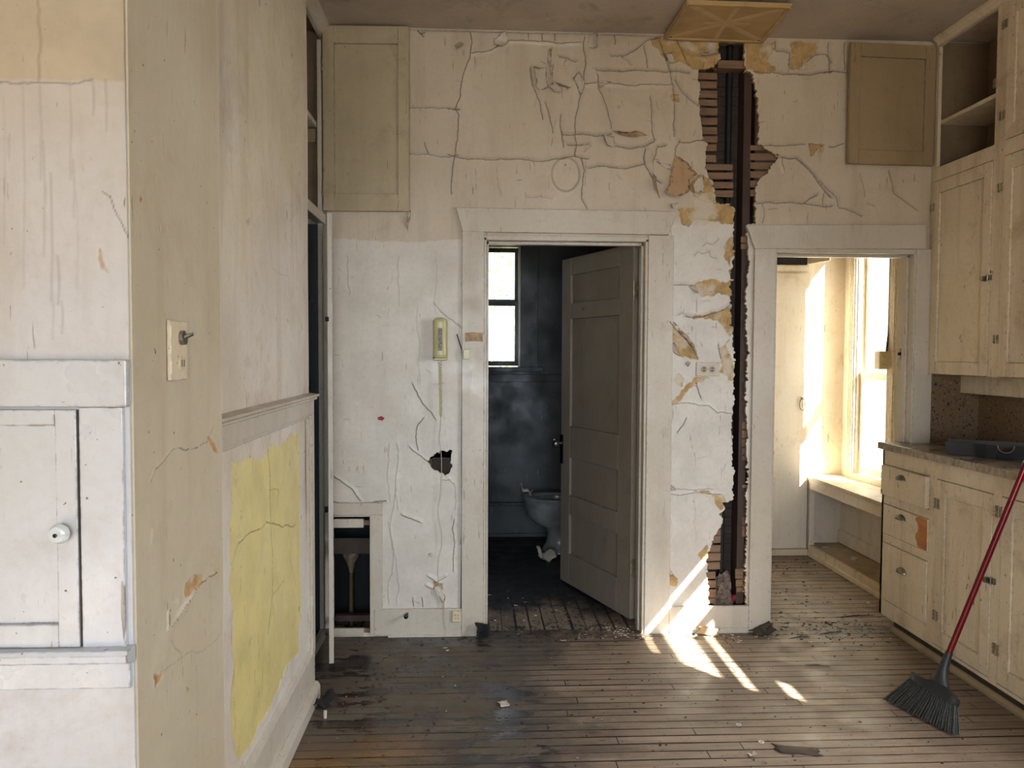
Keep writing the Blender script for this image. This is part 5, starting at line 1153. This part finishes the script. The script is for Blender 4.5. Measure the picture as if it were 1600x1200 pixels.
scrap('linoleum_scrap', (.035, YW-.055, 0), (.09, .09), 'curled black linoleum scrap at the left jamb of the bathroom doorway', 'linoleum scrap', 'black_dirt', 21, (1.0, .3, .4), .5)
scrap('linoleum_scrap', (1.50, YW-.055, 0), (.14, .07), 'curled brown linoleum scrap at the foot of the pantry door casing', 'linoleum scrap', 'dirt', 22, (.5, -.2, .2), .4)
scrap('paper_curl', (1.215, YW-.055, 0), (.13, .05), 'curled tan paper strip at the foot of the stained baseboard', 'paper', 'tanpaper', 23, (1.3, .2, .05), .35)
scrap('dark_rag', fl(500, 1104), (.13, .10), 'dark crumpled rag on the floor by the left baseboard', 'rag', 'black_dirt', 24, (.1, .1, .5), .5)
t = MB().tube([fl(508, 1122), tuple(np.array(fl(508, 1122))+np.array([0, .003, .03]))], .007, 10).build('candle_stub', 'chip', smooth=True); tag(t, 'short white stub standing in front of the dark rag', 'stub')
for i, (px, py) in enumerate(((1154, 1133), (1189.5, 1160))):
    x, y, _ = fl(px, py); mb = MB(); n = 20; vs = []; fs = []
    for r, z in ((.011, 0.0005), (.011, .0030), (.0045, .0030), (.0045, .0005)): vs += [(x+r*math.cos(2*PI*k/n), y+r*math.sin(2*PI*k/n), z) for k in range(n)]
    for a_ in range(4):
        for k in range(n): fs.append((a_*n+k, a_*n+(k+1) % n, ((a_+1) % 4)*n+(k+1) % n, ((a_+1) % 4)*n+k))
    tag(mb.add(vs, fs).build('metal_washer', 'washer', smooth=True), ('pale metal washer on the boards, the farther of two', 'pale metal washer on the boards, the nearer of two')[i], 'washer', 'washers on the floorboards')
def debris(name, spots, mat, lab, zmin=0.0005):
    mb = MB(); rg = random.Random(len(spots)+int(spots[0][0]*10))
    for (cx, cy, sx, sy, n, smax) in spots:
        for _ in range(n):
            x, y = rg.gauss(cx, sx), rg.gauss(cy, sy); r = rg.uniform(.15, 1)**3*smax*1.1+.001; k = rg.randint(3, 6); a0 = rg.uniform(0, 6.28) if rg.random() < .5 else rg.gauss(0, .3); el = rg.uniform(.12, .7); h = rg.uniform(.0008, min(.004, r*.6))
            ca, sa = math.cos(a0), math.sin(a0)
            pts = []
            for i in range(k):
                q = 2*PI*i/k+rg.uniform(-.4, .4); u, v = r*math.cos(q), r*el*math.sin(q); pts.append((x+u*ca-v*sa, y+u*sa+v*ca))
            if any((p[1] > YW-.03 and p[1] < YW+.15 and not (.08 < p[0] < .84 or 1.59 < p[0] < 2.25)) or (p[0] > 2.17 and p[1] < 4.0) or (p[0] > 2.40) or p[0] < -.62 or (p[1] > 5.40 and p[0] > 1.4) or p[1] > 6.0 for p in pts): continue
            if 1.36 < x < 1.58 and y > 3.9: continue
            mb.prism(pts, 2, zmin, zmin+h)
    o = mb.build(name, mat); return tag(o, lab, 'debris', kind='stuff')
debris('dark_debris', [(1.75, 3.97, .35, .09, 230, .011), (2.0, 3.88, .15, .12, 90, .012), (1.9, 4.5, .35, .35, 200, .008), (1.9, 5.15, .25, .12, 200, .012), (1.3, 3.4, .7, .35, 220, .006), (.5, 4.0, .3, .08, 330, .014), (.55, 4.35, .25, .25, 200, .014), (-.45, 3.3, .15, .35, 260, .010), (.2, 3.3, .5, .4, 160, .007), (1.0, 2.9, .6, .25, 90, .005), (-.1, 3.87, .4, .03, 120, .008)], 'dirt', 'scattered dark splinters and crumbs over the floorboards')
debris('pale_debris', [(1.6, 3.92, .3, .06, 90, .008), (1.15, 3.85, .2, .04, 70, .010), (.8, 3.95, .12, .05, 170, .010), (.3, 4.2, .25, .15, 30, .012), (.9, 3.3, .8, .4, 60, .004), (1.9, 5.1, .2, .15, 30, .010), (2.1, 3.95, .08, .08, 20, .010), (-.4, 3.4, .2, .3, 25, .004)], 'chip', 'scattered pale paint crumbs over the floorboards')
rg = random.Random(5)
for i, (p, q, lab) in enumerate([((1232, 999), (1265, 996), 'dark splinter on the floor just left of the oval white flake'), ((1305, 966), (1365, 962), 'long splinter standing proud at the pantry threshold'), ((1258, 1040), (1298, 1043), 'forked dark splinter in front of the pantry doorway'), ((1280, 992), (1316, 988), 'thin splinter on the floor right of the oval white flake')]):
    a_, b_ = fl(*p), fl(*q); m_ = ((a_[0]+b_[0])/2, (a_[1]+b_[1])/2+.006, .006)
    tag(MB().tube([(a_[0], a_[1], .0035), m_, (b_[0], b_[1], .0035)], [.001, .0035, .001], 5).build('wood_splinter', 'lathdark'), lab, 'splinter')

# ------------------------------------------------------------------ windows behind the photo's camera, and outdoors
def sash_window(name, ax, P0, a0, a1, z0, z1, lab):
    mb = MB(); 
    def bx(a, b, d0, d1, za, zb):
        if ax == 0: mb.box((P0+d0, a, za), (P0+d1, b, zb))
        else: mb.box((a, P0+d0, za), (b, P0+d1, zb))
    bx(a0, a0+.04, .03, .07, z0, z1); bx(a1-.04, a1, .03, .07, z0, z1); bx(a0, a1, .03, .07, z0, z0+.05); bx(a0, a1, .03, .07, z1-.05, z1); bx(a0, a1, .03, .07, (z0+z1)/2-.02, (z0+z1)/2+.02)
    o = struct(mb.build(name, 'trim', bevel=.002), lab); return o
sash_window('window_3', 1, -2.5, -.9, 1.1, .7, 2.2, 'wide window in the rear wall')
# unseen boards added outside the sink window, gaps cut to shape the sun streaks
bd_ = MB(); X0 = 2.81
t = thing('streak_boards', 'added unseen boards outside the sink window, gaps shaped for the sun streaks', 'boards', (2.81, 1.6, 1.15))
dxs = 2.81-2.67; up = 1.2*dxs; fy = -dxs/.75
for (za, zb, ya, yb) in ((.95, 1.535, .9, 2.15), (1.535, 1.60, .9, 1.385+fy), (1.535, 1.60, 1.565+fy, 2.15), (1.60, 1.735, .9, 2.15), (1.79, 1.865, .9, 2.15), (2.035, 2.13, .9, 2.15), (2.165, 2.50, .9, 2.15)):
    B((2.81, ya, za+up), (2.83, yb, zb+up)).build('board', 'stud', t)
B((2.832, .80, 1.0), (2.85, 1.24+fy, 2.7)).build('board', 'stud', t); B((2.832, 1.99+fy, 1.0), (2.85, 2.2, 2.7)).build('board', 'stud', t)
struct(B((-30, -30, -.45), (30, 40, -.40)).build('floor_outdoor_ground', 'grass'), 'ground outside the house')
def tree(x, y, h, r, n, lab, seed):
    rg = random.Random(seed); t = thing('garden_tree', lab, 'tree', (x, y, -.4))
    MB().tube([(x, y, -.4), (x+.1, y, h*.4), (x, y+.1, h*.8)], [.16, .11, .05], 10).build('trunk', 'bark', t, smooth=True)
    vs = []; fs = []
    for _ in range(n):
        d = Vector((rg.gauss(0, 1), rg.gauss(0, 1), rg.gauss(0, 1))).normalized()*r*rg.uniform(.35, 1)**.5; c = Vector((x, y, h*.75))+Vector((d.x, d.y, d.z*1.1))
        a = Vector((rg.gauss(0, 1), rg.gauss(0, 1), rg.gauss(0, 1))).normalized(); b = a.orthogonal().normalized(); s_ = rg.uniform(.04, .08); o = len(vs)
        vs += [c-a*s_, c+b*s_*.4, c+a*s_, c-b*s_*.4]; fs.append((o, o+1, o+2, o+3))
    mb = MB(); mb.v = [tuple(v) for v in vs]; mb.f = fs; f = mb.build('foliage', 'leaf', t); f['kind'] = 'stuff'
tree(1.2, 13.0, 3.0, 1.7, 1500, 'sunlit leafy tree outside the bathroom window', 2)
